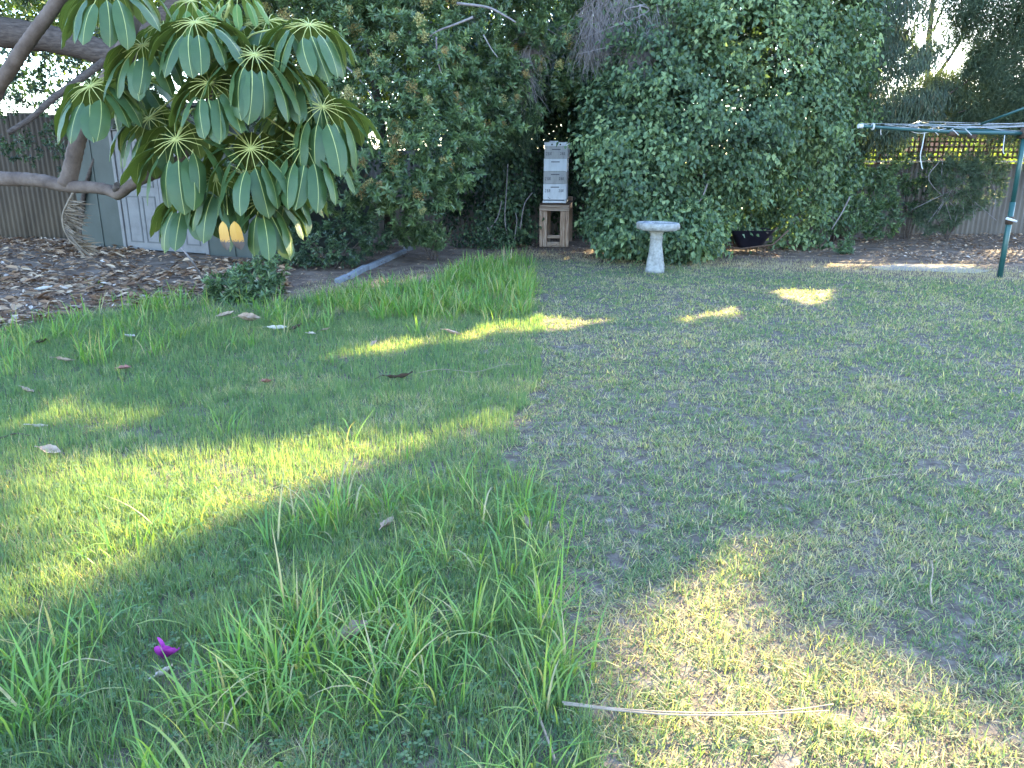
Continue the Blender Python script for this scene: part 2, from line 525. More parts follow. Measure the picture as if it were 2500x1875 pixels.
fl, _ = fence('corrugated_fence', 'tall dark brown corrugated fence beside the shed, under the big trees', -14.5, -7.2, 15.9, 15.5, 2.35, .8, 'fence_brown', False)
fc, _ = fence('corrugated_fence', 'beige corrugated fence seen between the bushes behind the concrete edging', -7.0, 2.6, 16.6, 16.5, 1.72, .9, 'fence_beige', False)
MB().tube([(0, -.05, .62), (9.4, -.05, .66)], .018, 6).build('rail', M['timber_h'], fc, local=True)
fr, LR = fence('lattice_topped_fence', 'grey corrugated fence topped with brown lattice behind the rotary clothesline', 2.7, 17.5, 16.45, 16.15, 1.44, .9, 'fence_grey', True, 2.2, 2.42)
# the lattice: every slat on its own
ls = .1
sv = MB().box((-.018, -.006, 0), (.018, .006, .86)).mesh('slat', M['lattice'])
for i in range(int(LR/ls)):
    link('slat', sv, fr, (i*ls + .05, -.012, 1.52))
shm = MB().box((0, -.006, -.018), (2.2, .006, .018)).mesh('slat', M['lattice'])
for i in range(int(LR/2.2)):
    for j in range(9):
        link('slat', shm, fr, (i*2.2 + .42, .002, 1.56 + j*ls))
MB().box((0, -.03, 2.385), (LR, .03, 2.43), .004).build('top_rail', M['lattice'], fr, local=True)
# loose board fixed on the fence near the clothesline
MB().box((9.28, -.09, .86), (10.9, -.035, 1.40), .006).build('patch_panel', M['fence_grey'], fr, local=True)
MB().box((9.42, -.13, 1.0), (9.53, -.095, 2.1), .006).build('batten', M['lattice'], fr, local=True)

# neighbour's house wall seen through the lattice
nb = thing('neighbour_house', (14, 30, 0), 'reddish wall glimpsed through the lattice behind the fence', 'house')
MB().box((-4, -2, 0), (6, 3, 2.5)).build('wall', M['brick'], nb, local=True)
MB().add([(-4.5,-2.5,2.5),(6.5,-2.5,2.5),(6.5,3.5,2.5),(-4.5,3.5,2.5),(-1,.5,3.5),(3,.5,3.5)], [(0,1,5,4),(1,2,5),(2,3,4,5),(3,0,4),(3,2,1,0)]).build('roof', M['cap'], nb, local=True)

# ------------------------------------------------------------------ shed with the pale door
A, B = gnd(305, 609), gnd(513, 623)
ux = unit(B - A)
shed = thing('garden_shed', tuple(A), 'grey green sheet shed with a pale panelled door behind the umbrella tree', 'shed')
shed.rotation_euler.z = math.atan2(ux[1], ux[0])
dl = float(np.linalg.norm(B - A))
MB().box((-1.05, 0, 0), (-.001, .04, 2.3)).box((-1.05, .04, 0), (-1.01, 2.6, 2.3)).box((-1.01, 2.56, 0), (dl+1.4, 2.6, 2.3)).box((dl+.001, 0, 0), (dl+1.4, .04, 2.3)) \
    .box((-.001, 0, 2.04), (dl+.001, .04, 2.3)).box((dl+1.36, .04, 0), (dl+1.4, 2.56, 2.3)).build('wall', M['shed_wall'], shed, local=True)
MB().box((-1.15, -.1, 2.3), (dl+1.5, 2.7, 2.36), .01).build('roof', M['shed_wall'], shed, local=True)
for x in (-.52, dl+.55):
    MB().box((x-.02, -.012, 0), (x+.02, -.001, 2.29)).build('cover_strip', M['shed_wall'], shed, local=True)
MB().box((0, -.02, 0), (.07, .035, 2.04), .004).box((dl-.07, -.02, 0), (dl, .035, 2.04), .004).box((.07, -.02, 1.98), (dl-.07, .035, 2.04), .004).build('door_frame', M['shed_door'], shed, local=True)
dw = (dl - .16) / 2
for k in range(2):
    x0 = .08 + k*dw
    d = MB().box((x0+.004, 0, .02), (x0+dw-.004, .03, 1.97), .003).build('door', M['shed_door'], shed, local=True)
    for (pa, pb) in ((.12, .46), (.55, .89)):
        for (za, zb) in ((.14, .92), (1.06, 1.80)):
            xa, xb = x0 + pa*dw, x0 + pb*dw
            mb = MB()
            for (q0, q1) in (((xa, za), (xb, za+.025)), ((xa, zb-.025), (xb, zb)), ((xa, za+.026), (xa+.025, zb-.026)), ((xb-.025, za+.026), (xb, zb-.026))):
                mb.box((q0[0], -.008, q0[1]), (q1[0], -.001, q1[1]))
            mb.build('panel_moulding', M['groove'], d, local=True)
# ------------------------------------------------------------------ concrete edging strip
eA, eB = gnd(828, 692), gnd(1008, 607)
ed = thing('concrete_edging', tuple(eA), 'pale grey garden edging strip lying slantwise on bare dirt', 'edging')
eu = unit(eB - eA); eL = float(np.linalg.norm(eB - eA))
ed.rotation_euler.z = math.atan2(eu[1], eu[0])
g = np.random.default_rng(3)
x = 0.0
cuts = [.42, .95, 1.25, 1.1, .6]
tot = sum(cuts)
for c in cuts:
    w = c*eL/tot
    o = MB().box((0, -.04, -.02), (w-.012, .04, .075), .012).build('edging_block', M['edging'], ed, local=True, loc=(x, g.normal()*.012, g.uniform(-.02, .008)))
    o.rotation_euler = (g.normal()*.04, g.normal()*.008, g.normal()*.012)
    x += w
# ------------------------------------------------------------------ bee hive on its timber stand
HD = gnd(1352, 603)
zof = lambda py: float(at(1352, py, HD[1])[2])
stand = thing('hive_stand', tuple(HD), 'rough timber post stand carrying the beehive', 'stand')
stand.rotation_euler.z = math.radians(-7.5)
zt = zof(496)
W2 = .265
def sbox(name, lo, hi, mat='timber', tilt=0, b=.006):
    o = MB().box(lo, hi, b).build(name, M[mat], stand, local=True)
    return o
sbox('post', (-W2, 0, 0), (-W2+.06, .09, zt-.14)); sbox('post', (-W2+.064, .004, 0), (-W2+.135, .09, zt-.14))
sbox('post', (W2-.16, 0, 0), (W2-.07, .09, zt-.14)); sbox('post', (W2-.067, .003, 0), (W2, .09, zt-.14))
sbox('post', (-W2, 1.05, 0), (-W2+.11, 1.15, zt-.02)); sbox('post', (W2-.11, 1.05, 0), (W2, 1.15, zt+.07))
sbox('front_beam', (-W2-.003, -.01, zt-.137), (W2+.003, .10, zt-.085), 'timber_h'); sbox('front_beam', (-W2+.003, -.006, zt-.083), (W2-.002, .10, zt-.032), 'timber_h')
sbox('side_beam', (-W2, .104, zt-.12), (-W2+.05, 1.046, zt-.032), 'timber_h'); sbox('side_beam', (W2-.05, .104, zt-.12), (W2, 1.046, zt-.032), 'timber_h')
sbox('back_beam', (-W2+.114, 1.06, zt-.12), (W2-.114, 1.12, zt-.032), 'timber_h')
sbox('low_rail', (-W2+.137, .03, .15), (W2-.163, .07, .205), 'timber_h'); sbox('low_rail', (-W2+.137, .01, .0), (W2-.163, .07, .09), 'timber_h')
for i in range(5):
    sbox('deck_board', (-W2, .005+i*.23, zt-.03), (W2, .005+i*.23+.2, zt-.003), 'lattice', b=.003)

hive = thing('beehive', tuple(HD + vec(0.005, .03, zt)), 'stacked white and cream wooden beehive boxes on the timber stand', 'beehive')
hive.rotation_euler.z = math.radians(-7.5)
HW = .205
def glyph(ch):
    return {'2': [[(.05,.8),(.2,1),(.6,1),(.75,.75),(.5,.45),(.05,0),(.8,.02)]],
            '8': [[(.4,.52),(.12,.72),(.2,.98),(.55,1),(.68,.78),(.4,.52),(.08,.25),(.2,.0),(.6,.0),(.76,.24),(.4,.52)]],
            'R': [[(.1,0),(.12,1),(.6,.96),(.66,.66),(.14,.5),(.72,0)]]}[ch]
def writing(parent, text, x, z, s, y, seed, fat=.0034):
    g = np.random.default_rng(seed)
    mb = MB()
    for i, ch in enumerate(text):
        for st in glyph(ch):
            P = [vec(x + (i*.98 + p[0]*.85)*s + g.normal()*.001, y, z + p[1]*s*1.25 + g.normal()*.001) for p in st]
            for a, b in zip(P[:-1], P[1:]):
                d = unit(b - a); nrm = vec(-d[2], 0, d[0])*fat
                a2, b2 = a - d*fat*.5, b + d*fat*.5
                mb.add([a2-nrm, b2-nrm, b2+nrm, a2+nrm], [(0, 1, 2, 3)])
                y -= .00006
                P = [q - vec(0, .00006, 0) for q in P]
    o = mb.build('marking', M['ink'], parent, local=True)
    return tag(o, 'hand-written 28R in dark ink')
zz = [zof(v) - zt for v in (495, 488, 449, 418, 387, 356.5, 347)]
bb = MB().box((-HW-.006, -.05, .004), (HW, .5, zz[1]-.014), .004).box((-HW+.02, .02, zz[1]-.014), (HW-.03, .47, zz[1]+.001)).build('bottom_board', M['white_paint'], hive, local=True)
MB().box((-HW+.012, .004, zz[1]-.0135), (HW-.032, .0195, zz[1]+.0005)).build('entrance_slot', M['black'], bb, local=True)  # black fill painted in for the dark of the slot
boxes = [('white_paint', zz[1]+.001, zz[2], 0, True), ('cream_paint', zz[2], zz[3], .002, True), ('white_paint', zz[3], zz[4], .003, False), ('cream_paint', zz[4], zz[5], .014, True)]
for i, (mt, za, zb, dx, wr) in enumerate(boxes):
    za += .0015; zb -= .0015
    bx = MB().box((-HW+dx, .0, za), (HW+dx-.002, .5, zb), .003).build('hive_box', M[mt], hive, local=True)
    zh = zb - .055
    MB().box((-.075+dx, -.0035, zh-.008), (.075+dx, -.0005, zh+.008), .0012).build('hand_hold', M['ink'], bx, local=True)  # dark strip, the shade of the hollow put into its colour
    if wr:
        zw = zh - (.095 if i else .085)
        writing(bx, '28R', -HW+dx+.028, zw, .038, -.002, i*2+1); writing(bx, '28R', HW+dx-.135, zw+.004, .032, -.002, i*2+2)
    if i == 0:
        P = spline([(-.12, -.003, za+.05), (-.1, -.003, za+.022), (-.075, -.003, za+.02)], 5)
        MB().tube(P, .0035, 5).build('scuff_mark', M['ink'], bx, local=True)
    if i == 2:
        MB().box((HW+dx-.02, -.006, za-.012), (HW+dx+.004, -.0005, za+.014), .002).build('wax_chip', M['white_paint'], bx, local=True)
lid = MB().box((-HW+.01, -.012, zz[5]+.001), (HW+.018, .51, zz[6]-.008), .004).box((-HW+.006, -.018, zz[6]-.007), (HW+.022, .516, zz[6]), .002).build('lid', M['white_paint'], hive, local=True)
for xx in (-.06, .085):
    a = np.linspace(0, 2*math.pi, 13)[:-1]
    zc = (zz[5]+zz[6])/2 - .006
    MB().add([(xx+.014*math.cos(t), -.0135, zc+.014*math.sin(t)) for t in a], [tuple(range(12))]).build('vent_hole', M['black'], lid, local=True)  # flat black disc, the dark of the hole painted on
tool = thing('hive_tool', tuple(HD + vec(.0, .12, zt+zz[6])), 'slim pale metal tool lying on top of the beehive lid', 'tool')
MB().box((-.095, 0, .001), (.06, .045, .024), .006).build('grip', M['steel'], tool, local=True)
MB().add([(.061,.005,.006),(.061,.04,.006),(.15,.03,.006),(.15,.012,.006),(.061,.005,.02),(.061,.04,.02),(.15,.03,.012),(.15,.012,.012)],
         [(0,1,2,3),(7,6,5,4),(0,3,7,4),(3,2,6,7),(2,1,5,6),(1,0,4,5)]).build('blade', M['fallen_dark'], tool, local=True)

# ------------------------------------------------------------------ bird bath
BP = gnd(1598, 665)
s = float(BP[1]) / F / math.cos(PITCH) * 1.0
bath = thing('bird_bath', tuple(BP), 'pale concrete bird bath on a tapering pedestal at the lawn edge', 'bird bath')
zr = float(at(1604, 543, BP[1])[2]); zb = float(at(1604, 562, BP[1])[2])
px = float(BP[1]) / F * .985
gj = np.random.default_rng(8)
J = gj.normal(size=(40, 64))
MB().lathe([(.0, -.02), (24*px, -.02), (23.5*px, .05), (20.5*px, .10), (19*px, .17), (16.5*px, .26), (15*px, zb-.20), (14.6*px, zb-.115), (16*px, zb-.105), (16*px, zb-.09), (14.4*px, zb-.083), (15*px, zb-.05), (21*px, zb-.004), (0.01, zb-.004)], 40,
           lambda i, k, r, z: (.0055*J[i, k % 40] if 1 < i < 6 else .0) + (.007*math.cos(k*2*math.pi/40*9)*(1 if 2 < i < 5 else 0))).build('pedestal', M['concrete'], bath, local=True)
ro = 52*px
bowl = MB().lathe([(0.01, zb), (ro*.8, zb), (ro*.95, zb+.012), (ro, zb+.04), (ro*1.005, zr-.045), (ro*.985, zr-.012), (ro*.95, zr), (ro*.84, zr-.002), (ro*.80, zr-.02), (ro*.6, zr-.045), (0.01, zr-.05)], 48,
           lambda i, k, r, z: (.006*J[i, (k*3) % 60] if 1 < i < 6 else .002*J[i, k % 60]) + (.006*math.cos(k*2*math.pi/48*8) if 1 < i < 6 else 0)).build('bowl', M['concrete'], bath, local=True)
bowl.rotation_euler = (0, math.radians(1.2), 0)
a = np.linspace(0, 2*math.pi, 33)[:-1]
MB().add([(ro*.79*math.cos(t), ro*.79*math.sin(t), zr-.021) for t in a], [tuple(range(32))]).build('water', M['water'], bath, local=True)
stn = thing('stone', tuple(BP + vec(-.12, .06, zr-.04)), 'small grey stone sitting in the bird bath bowl', 'stone')
V = []; Fs = []
mb = MB().lathe([(.01, -.0), (.07, .0), (.085, .02), (.06, .045), (.01, .055)], 9, lambda i, k, r, z: .012*J[i, k])
mb.build('stone_body', M['edging'], stn, local=True)

# ------------------------------------------------------------------ wheelbarrow full of cuttings
WP = gnd(1828, 622)
wb = thing('wheelbarrow', tuple(WP), 'dark navy wheelbarrow loaded with dry cuttings, half hidden in the climber', 'wheelbarrow')
px = float(WP[1]) / F * .99
zof2 = lambda py: float(at(1822, py, WP[1])[2])
z0, z1 = zof2(602), zof2(560)
def ring(x0, x1, hw, z, n=6):
    V = []
    for sx, sy in ((1, -1), (1, 1), (-1, 1), (-1, -1)):
        c = .09
        for k in range(n):
            t = math.pi/2 * k/(n-1)
            base = {(1,-1): -math.pi/2, (1,1): 0, (-1,1): math.pi/2, (-1,-1): math.pi}[(sx, sy)]
            V.append(((x1-c if sx > 0 else x0+c) + c*math.cos(base+t), sy*(hw-c) + c*math.sin(base+t), z))
    return V
mb = MB()
r_out = [ring(-.22, .14, .20, z0), ring(-.42, .31, .30, z1), ring(-.435, .325, .315, z1+.004), ring(-.40, .29, .28, z1-.004), ring(-.20, .12, .18, z0+.015)]
m = len(r_out[0])
Fs = [tuple(range(m-1, -1, -1))]
for i in range(4):
    for k in range(m):
        j = (k+1) % m
        Fs.append((i*m+k, i*m+j, i*m+m+j, i*m+m+k))
Fs.append(tuple(4*m+k for k in range(m)))
mb.add(sum(r_out, []), Fs, True)
mb.build('tub', M['barrow'], wb, local=True)
for sy in (-1, 1):
    MB().tube([(.18, sy*.2, z0+.01), (.20, sy*.22, .0)], .013, 6).build('leg', M['rust'], wb, local=True)
    MB().tube([(-.62, sy*.07, .2), (-.2, sy*.19, z0-.015), (.3, sy*.26, z0+.06), (.52, sy*.27, z1+.01)], .015, 6).build('handle', M['rust'], wb, local=True)
MB().tube([(.20, -.22, .14), (.20, .22, .14)], .009, 6).build('leg_brace', M['rust'], wb, local=True)
wh = MB()
a = np.linspace(0, 2*math.pi, 21)
wh.tube([(-.62+.15*math.cos(t), 0, .19+.15*math.sin(t)) for t in a], .04, 8, False)
wh.build('wheel', M['barrow'], wb, local=True)
g = np.random.default_rng(21)
for i in range(11):
    st = thing('dry_stick', tuple(WP + vec(g.uniform(-.3, .2), g.uniform(-.2, .2), z1 - .03)), 'dry twig among the cuttings heaped in the wheelbarrow', 'stick', 'cuttings in the wheelbarrow')
    d = unit(vec(g.normal(), g.normal()*.6, g.uniform(.02, .3)))*g.uniform(.2, .42)
    MB().tube(spline([-d*.4, d*.1+g.normal(size=3)*.02, d*.7+vec(0, 0, -.02)], 4), np.linspace(.007, .003, 9), 5).build('twig', M['straw' if i % 3 else 'twig'], st, local=True)

# ------------------------------------------------------------------ rotary clothesline
CP = gnd(2440, 678)
cl = thing('rotary_clothesline', tuple(CP), 'dark green rotary clothesline with slack white cords', 'clothesline')
tipw = at(2102, 308, CP[1] - .25); hubz = float(at(2495, 326, CP[1])[2])
MB().tube([(0, 0, -.1), (0, 0, .98)], .034, 14).build('lower_post', M['green_metal'], cl, local=True)
MB().tube([(0, 0, .981), (0, 0, hubz+.03)], .029, 14).build('upper_post', M['green_metal'], cl, local=True)
zc = float(at(2470, 538, CP[1])[2])
cb = MB().tube([(0, 0, zc-.05), (0, 0, zc+.05)], .046, 12).build('crank_housing', M['fallen_dark'], cl, local=True)
MB().tube([(-.02, -.04, zc+.02), (-.1, -.08, zc+.035), (.04, -.085, zc-.01)], [.016, .018, .014], 8).build('crank_handle', M['steel'], cb, local=True)
MB().tube([(0, 0, hubz-.06), (0, 0, hubz+.07)], .055, 12).build('hub', M['lattice'], cl, local=True)
tl = tipw - CP
a0 = math.atan2(tl[1], tl[0]); R = math.hypot(tl[0], tl[1])
ends = []
for k in range(4):
    a_ = a0 + k*math.pi/2
    d = vec(math.cos(a_), math.sin(a_), 0)
    tip = d*R + vec(0, 0, tl[2] if k == 0 else hubz + .13 + .03*k)
    ends.append(tip)
    P = spline([d*.05 + vec(0, 0, hubz), d*R*.5 + vec(0, 0, (hubz+tip[2])/2 - .02), tip], 5)
    arm = MB().tube(P, np.linspace(.024, .019, len(P)), 10).build('arm', M['green_metal'], cl, local=True)
    MB().tube([tip - d*.02, tip + d*.035], .027, 10).build('arm_end_cap', M['cord'], arm, local=True)
    MB().tube([d*R*.42 + vec(0, 0, hubz-.005), d*R*.47 + vec(0, 0, hubz-.003)], .034, 10).build('arm_sleeve', M['lattice'], arm, local=True)
strut = at(2395, 303, CP[1]-1.4) - CP; strut2 = at(2540, 250, CP[1]-1.9) - CP
MB().tube([strut, strut2], .013, 8).build('strut', M['green_metal'], cl, local=True)
g = np.random.default_rng(5)
for k in range(4):
    p0, p1 = ends[k], ends[(k+1) % 4]
    for j in range(5):
        f = 1 - j*.14
        lift = vec(0, 0, .03)
        q0 = vec(0, 0, hubz)*(1-f) + p0*f + lift; q1 = vec(0, 0, hubz)*(1-f) + p1*f + lift
        sag = vec(0, 0, -g.uniform(.02, .10))
        MB().tube(spline([q0, (q0+q1)/2 + sag, q1], 5), .0024, 5).build('line', M['wire'], cl, local=True)
def cl_cord(pts, r=.006):
    P = np.array([at(a_, b_, CP[1]-.15) for a_, b_ in pts]) - CP
    MB().tube(spline(P, 5), r, 6).build('cord', M['cord'], cl, local=True)
cl_cord([(2258, 322), (2252, 355), (2247, 380), (2250, 405), (2253, 413)])
cl_cord([(2152, 310), (2150, 322), (2151, 330)], .005)
cl_cord([(2453, 330), (2450, 355), (2449, 370), (2452, 376)], .005)
cl_cord([(2215, 318), (2240, 325), (2262, 324), (2290, 318), (2310, 314)], .004)
for x_ in (2275, 2324, 2356):
    cl_cord([(x_, 314), (x_+8, 322), (x_+16, 330)], .005)
P = [tl*np.array([.93, .93, 1]) + vec(0, 0, -.004) + .034*vec(0, math.cos(t), math.sin(t)) for t in np.linspace(0, 6.283, 13)]
MB().tube(P, .011, 6).build('knot', M['cord'], cl, local=True)

# pale sandy patch beside the clothesline
pp = np.array([(2120, 652), (2200, 645), (2320, 648), (2420, 662), (2380, 668), (2250, 662), (2150, 660)], float)
G = gnd(*pp.T); G[:, 2] = .004
tag(MB().add(G, [tuple(range(len(G)))[::-1]]).build('sand_path', M['sand']), kind='structure')

# ------------------------------------------------------------------ umbrella tree: every leaflet a part
def umbrella_mat(name, c0, c1, under, transl=.25):
    m, t, b = mat_new(name)
    tc = t.nodes.new('ShaderNodeTexCoord'); oi = t.nodes.new('ShaderNodeObjectInfo')
    n = t.nodes.new('ShaderNodeTexNoise'); n.inputs['Scale'].default_value = 5; n.inputs['Detail'].default_value = 4
    t.links.new(tc.outputs['Object'], n.inputs[0])
    add = t.nodes.new('ShaderNodeMath'); add.operation = 'MULTIPLY_ADD'; add.inputs[1].default_value = .5
    t.links.new(oi.outputs['Random'], add.inputs[0]); 
    sub = t.nodes.new('ShaderNodeMath'); sub.operation = 'SUBTRACT'; sub.inputs[1].default_value = .25
    t.links.new(n.outputs[0], sub.inputs[0]); t.links.new(sub.outputs[0], add.inputs[2])
    r = ramp(t, [(.15, c0), (.85, c1)])
    t.links.new(add.outputs[0], r.inputs[0])
    geo = t.nodes.new('ShaderNodeNewGeometry')
    mx = t.nodes.new('ShaderNodeMix'); mx.data_type = 'RGBA'
    t.links.new(geo.outputs['Backfacing'], mx.inputs[0]); t.links.new(r.outputs[0], mx.inputs[6]); mx.inputs[7].default_value = (*under, 1)
    t.links.new(mx.outputs[2], b.inputs['Base Color'])
    b.inputs['Roughness'].default_value = .42; b.inputs['Specular IOR Level'].default_value = .42
    # faint side veins
    w = t.nodes.new('ShaderNodeTexWave'); w.wave_type = 'BANDS'; w.bands_direction = 'Z'; w.inputs['Scale'].default_value = 11; w.inputs['Distortion'].default_value = 2.5
    t.links.new(tc.outputs['Object'], w.inputs[0])
    bp = t.nodes.new('ShaderNodeBump'); bp.inputs['Strength'].default_value = .12; bp.inputs['Distance'].default_value = .006
    t.links.new(w.outputs[0], bp.inputs['Height']); t.links.new(bp.outputs[0], b.inputs['Normal'])
    tr = t.nodes.new('ShaderNodeBsdfTranslucent'); tr.inputs[0].default_value = (.16, .22, .03, 1)
    ms = t.nodes.new('ShaderNodeMixShader'); ms.inputs[0].default_value = transl
    t.links.new(b.outputs[0], ms.inputs[1]); t.links.new(tr.outputs[0], ms.inputs[2])
    t.links.new(ms.outputs[0], t.nodes['Material Output'].inputs[0])
    return m
M['umbrella_leaf'] = umbrella_mat('umbrella_leaflet', (.036, .076, .030), (.064, .118, .042), (.07, .088, .022))
M['umbrella_young'] = umbrella_mat('umbrella_young_leaflet', (.075, .15, .03), (.11, .2, .04), (.1, .14, .03), .3)
M['rib'] = surf_mat('leaf_rib', (.30, .31, .09), (.40, .40, .14), 9, .5, 0, spec=.4)
def yellow_mat():
    m, t, b = mat_new('yellow_leaflet')
    tc = t.nodes.new('ShaderNodeTexCoord'); sp = t.nodes.new('ShaderNodeSeparateXYZ')
    t.links.new(tc.outputs['Object'], sp.inputs[0])
    n = t.nodes.new('ShaderNodeTexNoise'); n.inputs['Scale'].default_value = 22; t.links.new(tc.outputs['Object'], n.inputs[0])
    a = t.nodes.new('ShaderNodeMath'); a.operation = 'MULTIPLY_ADD'; a.inputs[1].default_value = .22
    t.links.new(n.outputs[0], a.inputs[0]); t.links.new(sp.outputs['Z'], a.inputs[2])
    r = ramp(t, [(.0, (.035, .018, .015)), (.42, (.04, .02, .018)), (.47, (.36, .16, .008)), (1, (.44, .22, .012))])
    mr = t.nodes.new('ShaderNodeMapRange'); mr.inputs[1].default_value = -1.02; mr.inputs[2].default_value = .0
    t.links.new(a.outputs[0], mr.inputs[0]); t.links.new(mr.outputs[0], r.inputs[0]); t.links.new(r.outputs[0], b.inputs['Base Color'])
    b.inputs['Roughness'].default_value = .45
    return m
M['yellow_leaf'] = yellow_mat()

def leaflet_mesh(name, pitch0, pitch1, wav, seed, mats, wide=.39):
    """a leaflet of length 1 along a curve that leaves +X and bends downwards"""
    g = np.random.default_rng(seed)
    rows = 11
    t = np.linspace(0, 1, rows)
    ang = np.radians(pitch0 + (pitch1 - pitch0)*t**.8)
    cx = np.concatenate([[0], np.cumsum(np.cos(ang[:-1])*np.diff(t))]); cz = -np.concatenate([[0], np.cumsum(np.sin(ang[:-1])*np.diff(t))])
    hw = wide/2 * np.array([.07, .58, .84, .95, 1.0, 1.0, 1.0, .97, .88, .64, .02])
    nx, nz = np.sin(ang), np.cos(ang)                       # upper normal
    V, Fs, mi = [], [], []
    ph = g.uniform(0, 6.28, 2)
    bend = g.normal()*.05
    for i in range(rows):
        for c in (-1, -.5, -.035, .035, .5, 1):
            y = c*hw[i] if abs(c) > .1 else np.sign(c)*min(.008*(1-.6*t[i]), hw[i]*.9)
            k = abs(c) if abs(c) > .1 else 0
            lift = -.20*(k**1.2)*hw[i] + (.006 if k == 0 else 0) + (wav*math.sin(t[i]*13 + ph[int(c > 0)])*k*k if 0 < i < rows-1 else 0)
            V.append((cx[i] + nx[i]*lift, y + bend*t[i]*t[i], cz[i] + nz[i]*lift))
    for i in range(rows-1):
        for k in range(5):
            Fs.append((i*6+k, i*6+6+k, i*6+7+k, i*6+1+k)); mi.append(1 if k == 2 else 0)
    me = bpy.data.meshes.new(name)
    me.from_pydata(V, [], [f for f in Fs])
    for m in mats: me.materials.append(m)
    me.polygons.foreach_set('material_index', mi)
    me.polygons.foreach_set('use_smooth', [True]*len(Fs))
    me.update()
    return me
LEAFLETS = {key: [[leaflet_mesh('leaflet', p0, p1, .014, 10*i+j, [M[key], M['rib']]) for j in range(4)] for i, (p0, p1) in enumerate(((8, 80), (26, 86), (46, 90)))]
            for key in ('umbrella_leaf', 'umbrella_young')}
UD = 6.5
UB = vec(-6.2, 7.4, 0)
ut = thing('umbrella_tree', tuple(UB), 'umbrella tree with drooping rosettes of big glossy leaflets on pale ringed limbs', 'tree')
U = lambda a, b, d=UD: at(a, b, d)
def ring_limb(name, pts, r0, r1, seed, step=.055):
    """pale limb with leaf-scar rings"""
    P = spline(pts, 14)
    seg = np.concatenate([[0], np.cumsum(np.linalg.norm(np.diff(P, axis=0), axis=1))])
    n = max(6, int(seg[-1]/(step/2)))
    ss = np.linspace(0, seg[-1], n)
    Q = np.stack([np.interp(ss, seg, P[:, k]) for k in range(3)], 1)
    R = np.linspace(r0, r1, n) * (1 + .035*np.where(np.arange(n) % 2, 1, -1))
    return MB().tube(Q, R, 12, True, .03, seed).build(name, M['bark'], ut)
ring_limb('trunk', [UB + vec(0, 0, -.1), UB + vec(.05, 0, .7), UB + vec(.35, -.1, 1.25), U(-120, 425, 7.1), U(0, 436, 7.0), U(90, 440, 6.9), U(168, 455, 6.8), U(230, 458, 6.7), U(268, 465, 6.65), U(288, 474, 6.6), U(315, 455, 6.55), U(347, 437, 6.5)], .102, .042, 1, .09)
ring_limb('branch', [U(160, 452, 6.8), U(172, 420, 6.8), U(190, 345, 6.8), U(212, 290, 6.8), U(262, 190, 6.8), U(310, 95, 6.8), U(345, 10, 6.8), U(380, -90, 6.9)], .068, .045, 2)
ring_limb('branch', [UB + vec(.2, -.1, 1.1), U(-260, 380, 6.9), U(-60, 290, 6.6), U(0, 205, 6.5), U(70, 100, 6.4), U(150, -10, 6.35), U(215, -120, 6.3), U(255, -230, 6.3)], .07, .045, 3)
MB().tube([U(284, 462, 6.58), U(287, 452, 6.53)], [.036, .028], 9).build('cut_stub', M['dark_bark'], ut)
ring_limb('branch', [U(340, 440, 6.5), U(400, 415, 6.55), U(455, 372, 6.6), U(492, 318, 6.6), U(510, 250, 6.62), U(518, 190, 6.62), U(522, 150, 6.6)], .042, .026, 4)
MB().tube(spline([U(522, 152, 6.6), U(528, 110, 6.6), U(545, 60, 6.62), U(560, 10, 6.6)], 6), np.linspace(.024, .012, 19), 8).build('shoot', M['rib'], ut)

# hub pixel, depth, spoke px, leaflet px, leaflets, tilt towards the viewer, sideways tilt, start of its stalk on the stem, young?
LEAVES = [
    (348, 110, 6.30, 44, 98, 13, 26, -6, (512, 185), 0), (220, 209, 6.25, 50, 104, 13, 30, -10, (508, 205), 0),
    (364, 288, 6.55, 46, 95, 12, 34, -4, (506, 235), 0), (430, 339, 6.15, 56, 118, 14, 40, -4, (503, 265), 0),
    (475, 54, 6.20, 48, 102, 13, 22, 0, (519, 165), 0), (466, 2, 6.6, 36, 80, 11, 24, 0, (520, 155), 1),
    (255, -28, 6.2, 52, 110, 12, 20, -6, (300, -120), 0), (621, 133, 6.15, 46, 112, 14, 30, 8, (520, 178), 0),
    (510, 202, 6.10, 44, 96, 14, 34, 0, (516, 200), 0), (755, 60, 6.35, 46, 100, 13, 20, 8, (521, 160), 0),
    (787, 260, 6.35, 50, 118, 13, 32, 10, (512, 240), 0), (612, 362, 6.10, 52, 118, 14, 42, 4, (504, 285), 0),
    (744, 353, 6.20, 50, 112, 13, 40, 8, (508, 255), 0), (527, 29, 6.65, 24, 62, 9, 10, 0, (545, 60), 1),
    (583, -8, 6.6, 36, 66, 10, 14, 0, (556, 25), 1), (592, 60, 6.75, 44, 84, 11, 14, 4, (535, 95), 1),
    (705, 172, 6.5, 44, 100, 12, 18, 14, (518, 190), 0), (655, 50, 6.7, 48, 88, 11, 16, 6, (524, 140), 0),
    (527, 436, 6.25, 36, 106, 13, 46, 2, (498, 305), 0), (452, 480, 6.45, 38, 96, 11, 24, -6, (498, 300), 0),
    (640, 492, 6.20, 42, 104, 13, 30, 4, (500, 300), 0), (690, 440, 6.55, 44, 96, 11, 20, 12, (502, 295), 0),
    (712, 272, 6.7, 40, 84, 10, 20, 8, (514, 230), 0), (400, 60, 6.9, 40, 84, 10, 18, -4, (520, 160), 0),
    (330, 200, 6.95, 42, 86, 10, 20, -6, (512, 215), 0), (590, 420, 6.75, 40, 86, 10, 22, 4, (500, 300), 0),
]
g = np.random.default_rng(17)
n_leaflets = 0
LEAVES = [(a, b, c, d_, e, n_ + (3 if not y_ else 0), t_, s_, o_, y_) for (a, b, c, d_, e, n_, t_, s_, o_, y_) in LEAVES]
